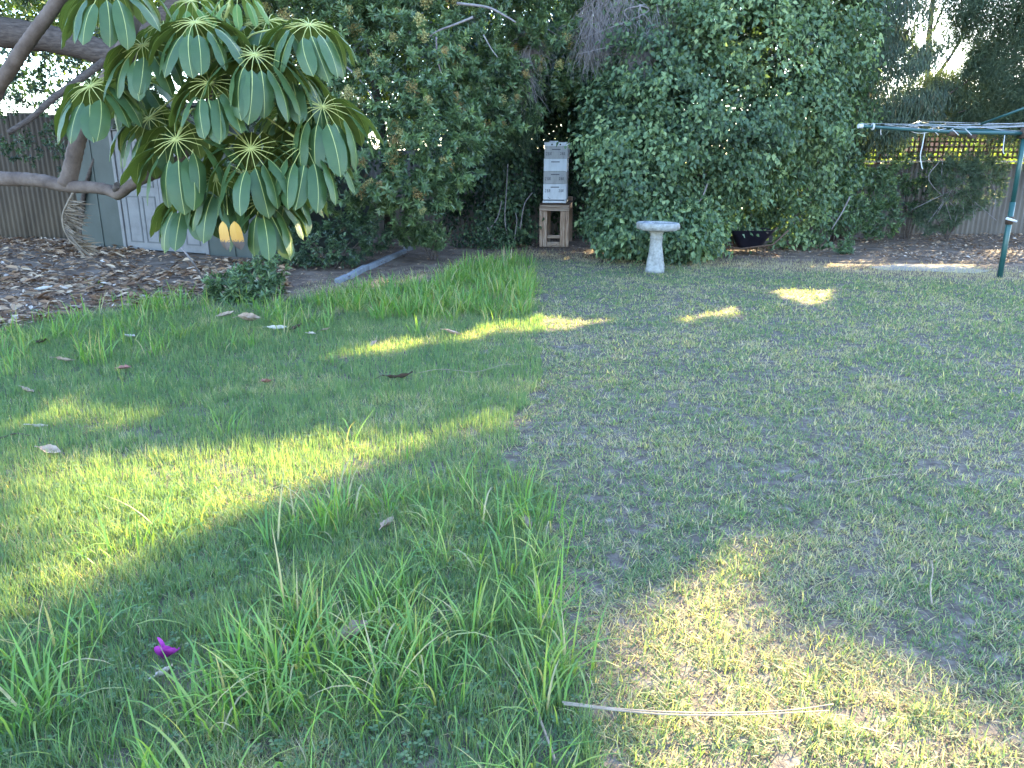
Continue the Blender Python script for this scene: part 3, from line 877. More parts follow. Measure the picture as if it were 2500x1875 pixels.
for (hx, hy, d, sp, ll, n, tilt, side, org, young) in LEAVES:
    hub = U(hx, hy, d); sc = d/F
    o0 = U(org[0], org[1], 6.6)
    mid = (hub + o0)/2 + vec(0, 0, .07 + .04*g.random())
    lf = bpy.data.objects.new('leaf', None)
    mb = MB()
    P = spline([o0 - hub, (o0-hub)*.66 + (mid-(o0+hub)/2)*.8, (mid - hub), vec(0, 0, .0)], 6)
    mb.tube(P, np.linspace(.0085, .0062, len(P)), 6)
    ti, si = math.radians(tilt + 10), math.radians(side)
    nrm = unit(vec(math.sin(si), -math.sin(ti), math.cos(ti)))
    e1 = unit(np.cross(vec(0, 1, .0), nrm)); e2 = np.cross(nrm, e1)
    tips = []
    ph0 = g.uniform(0, 6.28)
    for k in range(n):
        a = ph0 + 2*math.pi*(k + g.uniform(-.1, .1))/n
        dr = unit(math.cos(a)*e1 + math.sin(a)*e2 - nrm*g.uniform(.05, .22))
        L_ = sp*sc*1.08*g.uniform(.92, 1.1)
        tip = dr*L_
        mb.tube([dr*.008, dr*L_*.55 + nrm*.012, tip], [.0042, .003, .0026], 5, False)
        tips.append((tip, dr))
    mb.lathe([(.002, -.012), (.013, -.006), (.014, .004), (.002, .01)], 8)
    lf = link('leaf', mb.mesh('leaf', M['rib']), ut, tuple(hub - UB))
    for tip, dr in tips:
        az = math.atan2(dr[1], dr[0]) + g.normal()*.12
        el = math.degrees(math.asin(np.clip(-dr[2], -1, 1)))
        cls = 0 if el < 2 and g.random() < .6 else (1 if el < 24 else 2)
        if young: cls = 2
        me = LEAFLETS['umbrella_young' if young else 'umbrella_leaf'][cls][int(g.integers(4))]
        q = link('leaflet', me, lf, tuple(tip))
        q.rotation_euler = (g.normal()*.12, g.normal()*.10, az)
        s_ = ll*sc*g.uniform(.92, 1.14)
        q.scale = (s_, s_*g.uniform(.92, 1.12)*(.8 if young else 1), s_)
        n_leaflets += 1
# the dying yellow leaf
hub = U(556, 524, 5.95)
mb = MB()
P = spline([U(500, 300, 6.6) - hub, U(545, 420, 6.45) - hub, vec(0, 0, 0)], 6)
mb.tube(P, np.linspace(.007, .004, len(P)), 6)
lf = link('leaf', mb.mesh('leaf', M['rib']), ut, tuple(hub - UB))
ym = leaflet_mesh('leaflet', 80, 90, .006, 77, [M['yellow_leaf'], M['yellow_leaf']], .42)
for (dx, rz) in ((-.045, -1.9), (.045, -1.3)):
    q = link('leaflet', ym, lf, (dx, 0, -.05)); q.rotation_euler = (0, .0, rz); q.scale = (.215, .215, .215)
    tag(q, 'yellow leaflet with a dark brown shrivelled tip')

# ------------------------------------------------------------------ dark limbed tree on the far left
lt = thing('dark_limbed_tree', (-9.5, 10.5, 0), 'dark old tree whose thick limb crosses behind the umbrella tree', 'tree')
limb(lt, 'trunk', [(-9.5, 10.5, -.1), (-9.4, 10.5, 1.5), (-9.0, 10.4, 3.0)], .28, .2, M['dark_bark'], 12, .08, 1)
limb(lt, 'limb', [(-9.1, 10.45, 2.5), at(-120, 55, 10.2), at(0, 78, 10), at(110, 92, 10), at(200, 112, 10), at(280, 132, 10), at(325, 115, 10), at(375, 65, 10.1), at(440, 5, 10.2), at(520, -80, 10.3)], .19, .10, M['dark_bark'], 12, .06, 2)
limb(lt, 'limb', [at(280, 130, 10), at(200, 190, 9.7), at(130, 240, 9.5), at(80, 285, 9.4), at(20, 325, 9.3)], .045, .03, M['dark_bark'], 8, .06, 3)
limb(lt, 'limb', [at(300, 128, 10), at(420, 130, 9.9), at(520, 150, 9.9), at(600, 190, 9.9)], .055, .03, M['dark_bark'], 8, .06, 4)
g = np.random.default_rng(31)
bl = [blob_px(60, -10, 11.5, 190, 70, .9), blob_px(330, -40, 11.5, 180, 80, .9), blob_px(560, 10, 12, 130, 100, .8), blob_px(20, -220, 10.5, 350, 140, 1.6), blob_px(420, -230, 11, 330, 140, 1.6), (vec(-7.6, 11.6, 5.4), vec(3.4, 2.8, 1.1)), (vec(-4.2, 11.8, 5.3), vec(2.2, 2.2, 1.0))]  # last two masses lie overhead out of view, added to shade the shed
C, N = shell_points(bl, 26, g=g, seed=3)
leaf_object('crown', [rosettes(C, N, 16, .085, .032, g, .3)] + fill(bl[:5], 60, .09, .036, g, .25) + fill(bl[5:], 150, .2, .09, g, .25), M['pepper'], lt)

# bushy growth over the shed and along the left fence
g = np.random.default_rng(32)
sb = thing('shade_shrub', tuple(gnd(190, 590)), 'dark straggly shrub growing over the shed roof behind the umbrella tree', 'shrub')
bl = [blob_px(300, 240, 13.6, 120, 70, .6), blob_px(450, 230, 12.6, 140, 110, .7), blob_px(600, 330, 12.3, 90, 100, .6), blob_px(170, 330, 14.2, 70, 90, .4), blob_px(640, 200, 12.8, 90, 110, .6), blob_px(560, 470, 12.0, 70, 70, .3), blob_px(60, 360, 14.5, 60, 40, .3), blob_px(30, 150, 14.6, 70, 45, .3), blob_px(130, 205, 14.4, 60, 38, .3), blob_px(-60, 230, 14.6, 70, 45, .3), blob_px(215, 120, 14.2, 60, 60, .3), blob_px(85, 235, 14.8, 50, 26, .25), blob_px(10, 205, 14.9, 45, 30, .25), blob_px(60, 115, 14.8, 90, 30, .3), blob_px(150, 150, 14.9, 40, 50, .25), blob_px(40, 265, 14.9, 60, 22, .2)]
C, N = shell_points(bl, 34, g=g, seed=7)
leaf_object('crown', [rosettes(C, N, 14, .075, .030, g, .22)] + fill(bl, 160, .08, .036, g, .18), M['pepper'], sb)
limb(sb, 'trunk', [gnd(200, 600), at(205, 470, 13.9), at(260, 330, 13.8), at(340, 240, 13.6)], .05, .02, M['dark_bark'], 7, .1, 3)
limb(sb, 'branch', [at(260, 330, 13.8), at(420, 290, 13), at(560, 320, 12.4)], .03, .012, M['dark_bark'], 6, .1, 4)

# ------------------------------------------------------------------ flowering bush
g = np.random.default_rng(33)
fb = thing('flowering_bush', tuple(gnd(930, 585) + vec(0, .9, 0)), 'large glossy evergreen bush dotted with yellow brown flower clusters', 'bush')
bl = [blob_px(760, 110, 12.6, 190, 190, 1.1), blob_px(950, 200, 12.1, 190, 170, 1.1), blob_px(1060, 335, 11.5, 110, 120, .8), blob_px(900, 390, 11.8, 180, 125, .9), blob_px(1080, 60, 12.9, 190, 150, 1.1),
      blob_px(1290, 50, 13.4, 150, 120, .9), blob_px(1350, 165, 14.9, 80, 90, .5), blob_px(730, 320, 12.5, 120, 150, .8), blob_px(1000, 470, 11.4, 105, 55, .5), blob_px(830, -120, 12.6, 260, 150, 1.3), blob_px(1150, -110, 13, 260, 140, 1.3), blob_px(1195, 240, 13.0, 90, 110, .7)]
C, N = shell_points(bl, 54, g=g, seed=11, rough=.38, lo=.82, hi=1.1)
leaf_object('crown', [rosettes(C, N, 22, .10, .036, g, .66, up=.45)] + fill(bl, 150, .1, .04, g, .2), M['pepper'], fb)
fr_pts = C[(N[:, 1] < -.35) & (C[:, 2] < 3.9)]
def cluster_mesh(seed):
    q = np.random.default_rng(seed)
    n = 150
    d = unit(q.normal(size=(n, 3)) + vec(0, 0, .35)) * (q.random(n)**.5 * .072)[:, None] * np.array([1, 1, 1.2])
    v, t, ti = leaf_arrays(d, q.normal(size=(n, 3)), q.normal(size=(n, 3)), .022, .017, .2, 0, np.clip({0: .42, 1: .7, 2: .92}[seed % 3] + q.normal(size=n)*.15, 0, 1))
    return tri_mesh('flower_cluster', v, t, M['flower'], ti)
cms = [cluster_mesh(i) for i in range(6)]
pick = fr_pts[g.permutation(len(fr_pts))[:125]]
for i, p in enumerate(pick):
    s_ = g.uniform(.7, 1.45)
    q = link('flower_cluster', cms[int(g.integers(6))], fb, tuple(p + vec(0, -.05, .03) - world_loc(fb)))
    q.scale = (s_, s_, s_); q.rotation_euler = (g.normal()*.4, g.normal()*.4, g.uniform(0, 6))
limb(fb, 'trunk', [world_loc(fb) - vec(0, 0, .1), at(950, 480, 12.8), at(930, 300, 12.7), at(900, 120, 12.8)], .10, .04, M['dark_bark'], 8, .1, 5)
for pts, r in (([(1115, 8), (1190, 18), (1235, 40), (1260, 55)], .02), ([(1155, 42), (1110, 60), (1070, 75), (1045, 92)], .018), ([(1065, 90), (1068, 140), (1078, 180), (1095, 205)], .015), ([(890, 295), (930, 340), (960, 370), (985, 385)], .014),
               ([(835, 155), (870, 185), (905, 230), (915, 265)], .016), ([(1180, 85), (1200, 120), (1215, 140)], .01), ([(870, 330), (895, 360), (920, 395)], .01)):
    limb(fb, 'branch', [at(a, b, 11.35) for a, b in pts], r, r*.55, M['twig'], 6, .05, 6, 5)

# low dark undergrowth in front of that bush
def low_shrub(name, label, blobs, dens, n, L, W, mat, tint, seed, mode='ros', group=None, stem=None, fillm=120, up=.5):
    g = np.random.default_rng(seed)
    c = blobs[0][0]
    r = thing(name, (c[0], c[1], 0), label, 'shrub', group)
    C, N = shell_points(blobs, dens, g=g, seed=seed, zmin=.03)
    arr = [rosettes(C, N, n, L, W, g, tint, up=up, sun=False)] if mode == 'ros' else [hanging(C, N, n, L, W, g, .10, tint, sun=False)]
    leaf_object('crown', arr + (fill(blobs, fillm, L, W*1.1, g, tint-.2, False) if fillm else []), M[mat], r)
    mb = MB()
    for k in range(5):
        b = blobs[int(g.integers(len(blobs)))]
        top = b[0] + vec(g.uniform(-.5, .5)*b[1][0], g.uniform(-.5, .5)*b[1][1], b[1][2]*.4)
        P = spline([vec(c[0] + g.normal()*.06, c[1] + g.normal()*.04, -.03), (vec(c[0], c[1], 0) + top)/2 + vec(g.normal()*.05, 0, .05), top], 4)
        mb.tube(P, np.linspace(.014, .005, len(P)), 5)
    mb.build('stems', M['dark_bark'], r)
    return r
low_shrub('dark_shrub', 'low dark leafy shrub behind the near end of the concrete edging', [blob_px(800, 600, 11.2, 110, 60, .5), blob_px(880, 570, 11.6, 90, 50, .4), blob_px(720, 590, 11.4, 80, 50, .4), blob_px(690, 540, 11.8, 60, 60, .3)], 70, 14, .07, .026, 'pepper', .25, 41)
low_shrub('leafy_shrub', 'small bright leafy shrub with flower heads on the left bed in front of the shed', [blob_px(620, 690, 8.7, 65, 48, .28), blob_px(560, 700, 8.5, 55, 40, .25), blob_px(660, 655, 8.8, 40, 42, .2), blob_px(600, 735, 8.3, 70, 30, .25)], 130, 16, .075, .026, 'pepper', .55, 42)
low_shrub('leafy_sprig', 'bushy sprig with pale flower heads drooping over the dirt beside the edging far end', [blob_px(1050, 575, 12.2, 45, 32, .25), blob_px(1000, 570, 12.4, 40, 28, .22)], 110, 16, .085, .028, 'pepper', .6, 43)

# ------------------------------------------------------------------ climber mound
g = np.random.default_rng(34)
cm = thing('climber_mound', tuple(gnd(1700, 610) + vec(0, .9, 0)), 'huge mound of heart leaved climber behind the bird bath', 'climber')
bl = [blob_px(1540, 430, 12.3, 100, 165, .7), blob_px(1700, 310, 12.6, 200, 210, .9), blob_px(1610, 555, 11.9, 120, 75, .6), blob_px(1810, 410, 13.9, 190, 110, .45), blob_px(1880, 200, 13.3, 180, 200, .9), blob_px(1940, 430, 13.9, 105, 165, .6), blob_px(1715, 545, 12.4, 36, 65, .25),
      blob_px(1750, 80, 13.4, 200, 160, .9), blob_px(1960, 60, 14.0, 130, 150, .8), blob_px(1515, 300, 12.9, 60, 90, .5), blob_px(1800, -120, 13.6, 260, 140, 1.2), blob_px(1520, 560, 12.4, 55, 60, .4), blob_px(1585, 200, 13.4, 110, 110, .6)]
C, N = shell_points(bl, 64, g=g, seed=19, rough=.42, lo=.84, hi=1.12)
lob = vnoise(C[:, 0]*1.0 + C[:, 1], C[:, 2], .55, 77)
A_ = []
for lo_, hi_, tb in ((0, .38, .46), (.38, .62, .6), (.62, 1.1, .74)):
    m_ = (lob >= lo_) & (lob < hi_)
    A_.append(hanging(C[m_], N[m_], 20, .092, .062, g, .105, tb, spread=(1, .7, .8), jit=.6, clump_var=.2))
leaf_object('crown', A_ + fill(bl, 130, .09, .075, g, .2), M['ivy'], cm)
for pts, d_ in (([(1640, 475), (1655, 525), (1672, 580)], 11.9), ([(1575, 610), (1590, 575), (1600, 560)], 11.6), ([(1730, 440), (1715, 480), (1700, 500)], 11.9), ([(1925, 90), (1945, 120), (1990, 135)], 13.0), ([(2075, 480), (2055, 520), (2030, 560)], 13.2)):
    limb(cm, 'vine_stem', [at(a, b, d_) for a, b in pts], .014, .008, M['twig'], 6, .05, 6, 5)
limb(cm, 'vine_stem', [world_loc(cm) - vec(0, 0, .1), at(1700, 450, 13.3), at(1750, 200, 13.6), at(1800, 0, 13.8)], .09, .04, M['dark_bark'], 8, .1, 9)

# ------------------------------------------------------------------ ivy and shade-tinted foliage in the recess behind the hive
g = np.random.default_rng(35)
iv = thing('ivy_column', tuple(gnd(1240, 600) + vec(0, .5, 0)), 'column of dark ivy climbing in the shade beside the beehive', 'ivy')
bl = [blob_px(1240, 280, 14.2, 60, 110, .35), blob_px(1235, 430, 14.2, 52, 90, .32), blob_px(1230, 550, 14.2, 62, 48, .35), blob_px(1270, 180, 14.4, 70, 90, .4)]
C, N = shell_points(bl, 60, g=g, seed=23)
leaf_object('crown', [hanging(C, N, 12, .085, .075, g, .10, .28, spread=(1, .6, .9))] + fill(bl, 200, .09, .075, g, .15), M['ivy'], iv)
for pts in ([(1195, 560), (1215, 530), (1225, 490)], [(1245, 600), (1233, 540), (1236, 470), (1240, 400)], [(1270, 560), (1280, 500), (1300, 470)], [(1255, 590), (1262, 540), (1258, 520)], [(1190, 555), (1200, 580), (1225, 595)]):
    limb(iv, 'vine_stem', [at(a, b, 13.75) for a, b in pts], .013, .009, M['twig'], 6, .08, 6, 5)
limb(iv, 'trunk', [world_loc(iv) - vec(0, 0, .1), at(1240, 430, 14.4), at(1255, 200, 14.4), at(1270, 60, 14.5)], .11, .08, M['dark_bark'], 8, .1, 2)
rc = thing('recess_shrub', tuple(gnd(1330, 590) + vec(0, 1.5, 0)), 'dense foliage tinted dark for the shade of the hollow behind the beehive', 'shrub')
bl = [blob_px(1160, 330, 15.6, 90, 160, .35), blob_px(1340, 260, 15.7, 110, 150, .35), blob_px(1430, 420, 15.6, 70, 140, .3), blob_px(1330, 480, 15.8, 90, 70, .25), blob_px(1200, 140, 15.6, 150, 130, .4), blob_px(1420, 150, 15.7, 120, 130, .4), blob_px(1380, 300, 16.0, 120, 120, .3), blob_px(1120, 480, 15.9, 60, 60, .2)]
C, N = shell_points(bl, 30, g=g, seed=29)
leaf_object('crown', [hanging(C, N, 14, .09, .065, g, .14, .2)] + fill(bl, 620, .11, .085, g, .12), M['ivy'], rc)  # low leaf tint puts the deep shade of the recess into the colour
limb(rc, 'trunk', [world_loc(rc) - vec(0, 0, .1), at(1340, 480, 15.8), at(1330, 250, 15.8)], .06, .03, M['dark_bark'], 8, .1, 2)
low_shrub('groundcover_clump', 'small dark clump of leaves at the foot of the ivy column', [blob_px(1215, 590, 13.7, 50, 16, .2), blob_px(1150, 580, 14.0, 40, 14, .2)], 120, 10, .06, .045, 'ivy', .3, 44, 'hang')

# ------------------------------------------------------------------ hanging grey twigs
def twig_mass(name, label, blobs, n, L, seed, r=.004):
    g = np.random.default_rng(seed)
    c = blobs[0][0]
    root = thing(name, tuple(c + vec(0, 0, blobs[0][1][2])), label, 'branch')
    V, T, k0 = [], [], 0
    mb_pts = []
    for _ in range(n):
        c, rr = blobs[int(g.integers(len(blobs)))]
        d = unit(g.normal(size=3)) * g.random()**.4
        p = c + d*rr
        dirn = unit(vec(g.normal()*.35, g.normal()*.3, -1))
        LL = L*g.uniform(.5, 1.3)
        q = [p]
        for j in range(4):
            dirn = unit(dirn + g.normal(size=3)*.22)
            q.append(q[-1] + dirn*LL/4)
        q = np.array(q)
        S = unit(np.cross(q[-1] - q[0], vec(0, 1, 0) + g.normal(size=3)*.4))
        w = r*np.linspace(1, .35, 5)[:, None]
        V.append(np.concatenate([q - S*w, q + S*w]))
        for j in range(4):
            T.append([k0+j, k0+j+1, k0+j+6]); T.append([k0+j, k0+j+6, k0+j+5])
        k0 += 10
    off = world_loc(root)
    link('twigs', tri_mesh('twigs', np.vstack(V) - off, np.array(T), M['twig']), root)
    mb = MB()
    for c, rr in blobs:
        for _ in range(5):
            p = c + vec(g.uniform(-.4, .4)*rr[0], 0, rr[2]*1.1)
            P = spline([p, p + vec(g.normal()*.15, -.05, -.3*rr[2]), p + vec(g.normal()*.4, -.1, -1.2*rr[2])], 5)
            mb.tube(P, np.linspace(.014, .004, len(P)), 5)
    mb.build('stems', M['twig'], root)
    return root
twig_mass('hanging_twigs', 'mauve grey bare twigs hanging in a broad brush above the beehive', [blob_px(1450, 70, 12.9, 55, 60, .3), blob_px(1490, 20, 12.9, 60, 60, .3)], 1100, .42, 51, .003)
twig_mass('hanging_twigs', 'pale grey drooping bare twigs at the top of the climber mound', [blob_px(1580, 90, 12.7, 60, 60, .3), blob_px(1560, 130, 12.6, 30, 35, .2), blob_px(1650, 40, 12.8, 50, 60, .3)], 900, .36, 52, .003)
twig_mass('hanging_twigs', 'thin curtain of grey rootlike twigs hanging over the dark ivy column', [blob_px(1285, 140, 12.9, 22, 75, .2), blob_px(1300, 90, 12.9, 20, 40, .2)], 300, .5, 53, .003)
# feathery needles between the twigs
g = np.random.default_rng(54)
fn = thing('feathery_branch', tuple(at(1640, 60, 13.0)), 'feathery olive green needle foliage hanging between bare twigs and climber', 'branch')
bl = [blob_px(1640, 120, 12.75, 60, 70, .25), blob_px(1600, 60, 12.9, 50, 50, .25), blob_px(1250, 300, 13.6, 40, 60, .2)]
C, N = shell_points(bl, 40, g=g, seed=5)
leaf_object('needles', [hanging(C, N, 60, .10, .006, g, .12, .55, down=1.0, sun=False)], M['needle'], fn)

# ------------------------------------------------------------------ trees behind and above
def tree(name, label, base, trunk, blobs, dens, L, W, mat, tint, seed, extra=None, r0=.16, style='fill', cat='tree', group=None, branches=()):
    g = np.random.default_rng(seed)
    root = thing(name, base, label, cat, group)
    limb(root, 'trunk', [vec(*base) - vec(0, 0, .1)] + [np.asarray(p, float) for p in trunk], r0, r0*.45, M['dark_bark'], 9, .08, seed)
    for pts, rr in branches:
        limb(root, 'branch', pts, rr, rr*.4, M['dark_bark'], 7, .08, seed+1)
    arr = fill(blobs, dens, L, W, g, tint)
    if extra: arr += extra(g)
    leaf_object('crown', arr, M[mat], root)
    return root
B3 = lambda x, y, z, rx, ry, rz: (vec(x, y, z), vec(rx, ry, rz))
grp = 'tall trees behind the back fence'
tree('tall_tree', 'tall leafy tree rising behind the shed and left fence', (-9.5, 20.5, 0), [(-9.5, 20.5, 3), (-9.2, 20.5, 6)], [B3(-9.8, 20.5, 5.6, 3.6, 2.2, 2.6), B3(-6.2, 19.8, 4.6, 2.4, 1.8, 2.4), B3(-11.2, 18.6, 3.2, 1.5, .5, .55), B3(-9.0, 18.4, 3.0, .9, .4, .6), B3(-12.0, 18.2, 2.4, .9, .4, .5)], 210, .16, .075, 'far', .35, 61, group=grp)
tree('tall_tree', 'tall leafy tree rising behind the flowering bush', (-2.5, 19.8, 0), [(-2.5, 19.8, 3), (-2.4, 19.8, 6)], [B3(-2.6, 19.8, 5.0, 3.4, 2.2, 3.4), B3(-.5, 18.6, 2.8, 2.4, 1.2, 1.6)], 270, .16, .075, 'far', .3, 62, group=grp)
tree('tall_tree', 'tall leafy tree rising behind the beehive and climber mound', (2.6, 19.4, 0), [(2.6, 19.4, 3), (2.6, 19.4, 6.5)], [B3(2.6, 19.4, 5.6, 3.2, 2.2, 3.8), B3(3.4, 18.2, 3.0, 2.2, 1.1, 1.5), B3(1.2, 18.0, 2.4, 1.6, .8, 1.3)], 270, .16, .075, 'far', .3, 63, group=grp)
tree('tall_tree', 'tall tree standing behind the climber, next to the bright sky gap', (6.4, 18.6, 0), [(6.4, 18.6, 3), (6.2, 18.6, 6.5)], [B3(6.1, 18.6, 6.6, 2.6, 2.1, 3.6), B3(5.6, 18.2, 3.4, 1.8, 1.1, 1.5), B3(3.8, 18.9, 8.2, 2.6, 2.0, 2.0)], 280, .16, .07, 'weep', .5, 64, group=grp)
tree('tall_tree', 'tall dark tree at the fence end behind the clothesline', (14.6, 18.4, 0), [(14.6, 18.4, 3), (14.4, 18.4, 7)], [B3(14.6, 18.4, 6.6, 3.6, 2.2, 4.2), B3(12.4, 18.4, 7.2, 2.2, 1.8, 2.2), B3(15.5, 18.4, 9.8, 3.2, 2.2, 2.2)], 280, .16, .07, 'weep', .45, 65, group=grp)  # top mass is out of view, added to stop sun leaking through
# the airy tree in the sky gap
gb = [B3(9.8, 19.5, 7.6, 2.4, 1.8, 2.2), B3(9.3, 19.5, 4.9, 1.2, 1.0, 1.0), B3(10.9, 19.8, 3.4, 1.3, .8, .9)]
tree('airy_tree', 'thin limbed airy tree standing against the bright sky gap', (10.2, 20.0, 0), [(10.2, 20, 2.5), (9.9, 19.8, 4), (9.7, 19.6, 6)], gb[:1] + [B3(11.4, 19.6, 9.6, 3.2, 2.0, 2.0), B3(7.6, 19.4, 9.4, 2.6, 2.0, 2.0)], 270, .16, .05, 'weep', .55, 66,  # the two high masses are unseen, added to block leaking sun
     lambda g: fill(gb[1:], 130, .11, .035, g, .55) + fill([B3(10.3, 18.2, 2.95, 2.2, .7, .6), B3(13.3, 18.2, 3.4, 2.0, .8, 1.2)], 420, .12, .045, g, .5), r0=.1, branches=(([(10.1, 19.9, 3.2), (10.6, 19.8, 4.2), (10.7, 19.7, 5.2)], .05), ([(10.0, 19.8, 3.6), (9.3, 19.7, 4.3), (8.9, 19.6, 5.0)], .045), ([(9.9, 19.7, 4.4), (10.2, 19.7, 5.4)], .03)))
tree('sunlit_hedge', 'sunlit yellow green hedge glimpsed through the lattice behind the fence', (10, 23, 0), [(10, 23, 1), (10.1, 23, 1.8)], [B3(6.5, 23, 1.5, 2.4, .8, 1.5), B3(10.2, 23, 1.5, 2.4, .8, 1.6), B3(14, 23, 1.5, 2.4, .8, 1.5), B3(3, 23, 1.5, 2.4, .8, 1.5)], 130, .16, .08, 'far', .55, 69, cat='hedge', r0=.05)
# weeping narrow-leaved tree
def weep_extra(blobs, dens, n, L, W, rad, tb, seed, down=1.0, jit=.3):
    def f(g):
        C, N = shell_points(blobs, dens, g=g, seed=seed, rough=.3)
        return [hanging(C, N, n, L, W, g, rad, tb, out=.2, down=down, jit=jit)]
    return f
wbl = [blob_px(2160, 190, 14.6, 100, 110, .6), blob_px(2090, 120, 14.6, 90, 110, .6), blob_px(2230, 220, 14.8, 70, 80, .5), blob_px(2140, 40, 14.9, 100, 70, .6), blob_px(2130, 290, 14.7, 80, 45, .4)]
tree('weeping_tree', 'weeping tree with narrow hanging leaves above the lattice fence', (6.6, 15.6, 0), [(6.6, 15.6, 1.5), (6.8, 15.5, 3.0), (6.9, 15.4, 4.2)], wbl, 420, .12, .018, 'weep', .4, 67, weep_extra(wbl, 110, 20, .13, .018, .13, .6, 9), r0=.07,
     branches=([[at(2190, 160, 14.5), at(2140, 90, 14.5), at(2100, 60, 14.5)], .02], [[at(2180, 130, 14.5), at(2210, 80, 14.6), at(2260, 50, 14.7)], .02]))
nbl = [blob_px(2450, 60, 14.8, 110, 100, .7), blob_px(2420, 200, 15.0, 130, 85, .7), blob_px(2520, 160, 14.6, 120, 140, .8), blob_px(2560, -60, 14.6, 190, 130, 1.0), blob_px(2330, 255, 15.2, 70, 50, .4), blob_px(2650, 100, 14.4, 160, 220, 1.0)]
tree('feathery_conifer', 'feathery blue green conifer overhanging the clothesline', (11.4, 15.5, 0), [(11.4, 15.5, 2), (11.3, 15.4, 4), (11.2, 15.3, 5.2)], nbl, 380, .13, .013, 'needle', .5, 68, weep_extra(nbl, 90, 44, .14, .010, .16, .6, 13, .5, .6), r0=.12,
     branches=([[at(2520, 130, 15), at(2440, 160, 14.6), at(2360, 200, 14.5), at(2290, 250, 14.5)], .025], [[at(2520, 60, 15), at(2440, 90, 14.5), at(2400, 150, 14.4)], .02], [[at(2520, 220, 15), at(2440, 240, 14.6), at(2340, 275, 14.5)], .02]))

# shrubs in front of the lattice fence
low_shrub('fence_shrub', 'blue green shrub growing against the lattice fence beside the climber', [blob_px(2060, 340, 15.0, 70, 60, .3), blob_px(2110, 470, 14.6, 75, 60, .3), blob_px(2060, 525, 14.2, 85, 50, .3), blob_px(2130, 400, 15.2, 70, 70, .25), blob_px(2150, 530, 14.9, 50, 50, .25)], 90, 14, .09, .03, 'pepper', .5, 71)
low_shrub('seedling', 'small leafy seedling standing alone on the leaf bed before the lattice fence', [blob_px(2062, 606, 12.9, 26, 18, .14), blob_px(2070, 590, 12.9, 16, 14, .1)], 200, 12, .06, .022, 'pepper', .55, 72, fillm=60)
low_shrub('fence_shrub', 'dark shrub hanging over the middle of the lattice fence', [blob_px(2235, 415, 15.4, 75, 40, .25), blob_px(2170, 330, 15.5, 45, 45, .2), blob_px(2240, 470, 15.5, 45, 70, .2)], 80, 13, .085, .03, 'pepper', .35, 73)
g = np.random.default_rng(74)
ts = low_shrub('twiggy_shrub', 'twiggy olive shrub drooping over the grey fence under the clothesline', [blob_px(2330, 460, 15.0, 65, 75, .3), blob_px(2395, 440, 15.0, 60, 65, .25), blob_px(2290, 530, 15.1, 50, 40, .25), blob_px(2350, 420, 15.2, 70, 30, .25)], 120, 18, .10, .016, 'needle', .55, 74, fillm=0, up=-.3)
for k in range(14):
    p = at(g.uniform(2290, 2400), g.uniform(385, 430), 15.0)
    limb(ts, 'branch', [p, p + vec(g.normal()*.12, -.1, -.35), p + vec(g.normal()*.3, -.15, -.85)], .012, .005, M['twig'], 5, .05, k, 4)

# ------------------------------------------------------------------ lawn, long grass and litter
LAWN_EDGE = [(-900, 860), (-300, 830), (0, 800), (150, 775), (300, 745), (480, 722), (640, 735), (760, 722), (860, 712), (1030, 690), (1150, 642), (1290, 628), (1500, 642), (1900, 656), (2200, 674), (2600, 682), (3200, 700)]
le = gnd(*np.array(LAWN_EDGE, float).T)[:, :2]
EX, EY = le[:, 0], le[:, 1]
def lawn_far(x):
    o = np.argsort(EX)
    return np.interp(x, EX[o], EY[o])
def mow_line(y):
    return .17 + .10*np.sin(y*1.1) + .06*np.sin(y*2.7)

# thatch under the grass: a sheet just above the soil
NX = 60
xs = np.linspace(-12, 12, NX)
ys = lawn_far(xs) + (fbm(xs, xs*0, .8, 33) - .5)*.5 - .15
V = np.concatenate([np.stack([xs, np.full(NX, -3.0), np.full(NX, .004)], 1), np.stack([xs, ys, np.full(NX, .004)], 1)])
tag(MB().add(V, [(i, i+1, NX+i+1, NX+i) for i in range(NX-1)]).build('lawn', M['thatch']), kind='structure')

def blades(P, L, W, lean, az, tint, seg, bend):
    """ribbons: base points, length, width, start lean from vertical, direction, tint"""
    n = len(P)
    t = np.linspace(0, 1, seg + 1)
    th = lean[:, None] + bend[:, None]*t[None, :-1]
    dx, dz = np.sin(th)*(L/seg)[:, None], np.cos(th)*(L/seg)[:, None]
    h = np.concatenate([np.zeros((n, 1)), np.cumsum(dx, 1)], 1); z = np.concatenate([np.zeros((n, 1)), np.cumsum(dz, 1)], 1)
    z = np.maximum(z, .002)
    ca, sa = np.cos(az)[:, None], np.sin(az)[:, None]
    C = np.stack([P[:, 0:1] + h*ca, P[:, 1:2] + h*sa, P[:, 2:3] + z], -1)
    S = np.stack([-np.sin(az), np.cos(az), np.zeros(n)], -1)[:, None]
    w = (W[:, None]*.5*np.array([1.0 if k == 0 else (1 - (k/seg)**2.2) for k in range(seg)])[None])[..., None]
    Lf, Rt = C[:, :-1] - S*w, C[:, :-1] + S*w
    V = np.concatenate([Lf, Rt, C[:, -1:]], 1)
    T = []
    for k in range(seg - 1):
        T += [[k, seg+k, seg+k+1], [k, seg+k+1, k+1]]
    T.append([seg-1, 2*seg-1, 2*seg])
    m = 2*seg + 1
    TT = (np.array(T)[None] + (np.arange(n)*m)[:, None, None]).reshape(-1, 3)
    return V.reshape(-1, 3), TT, np.repeat(tint, m)

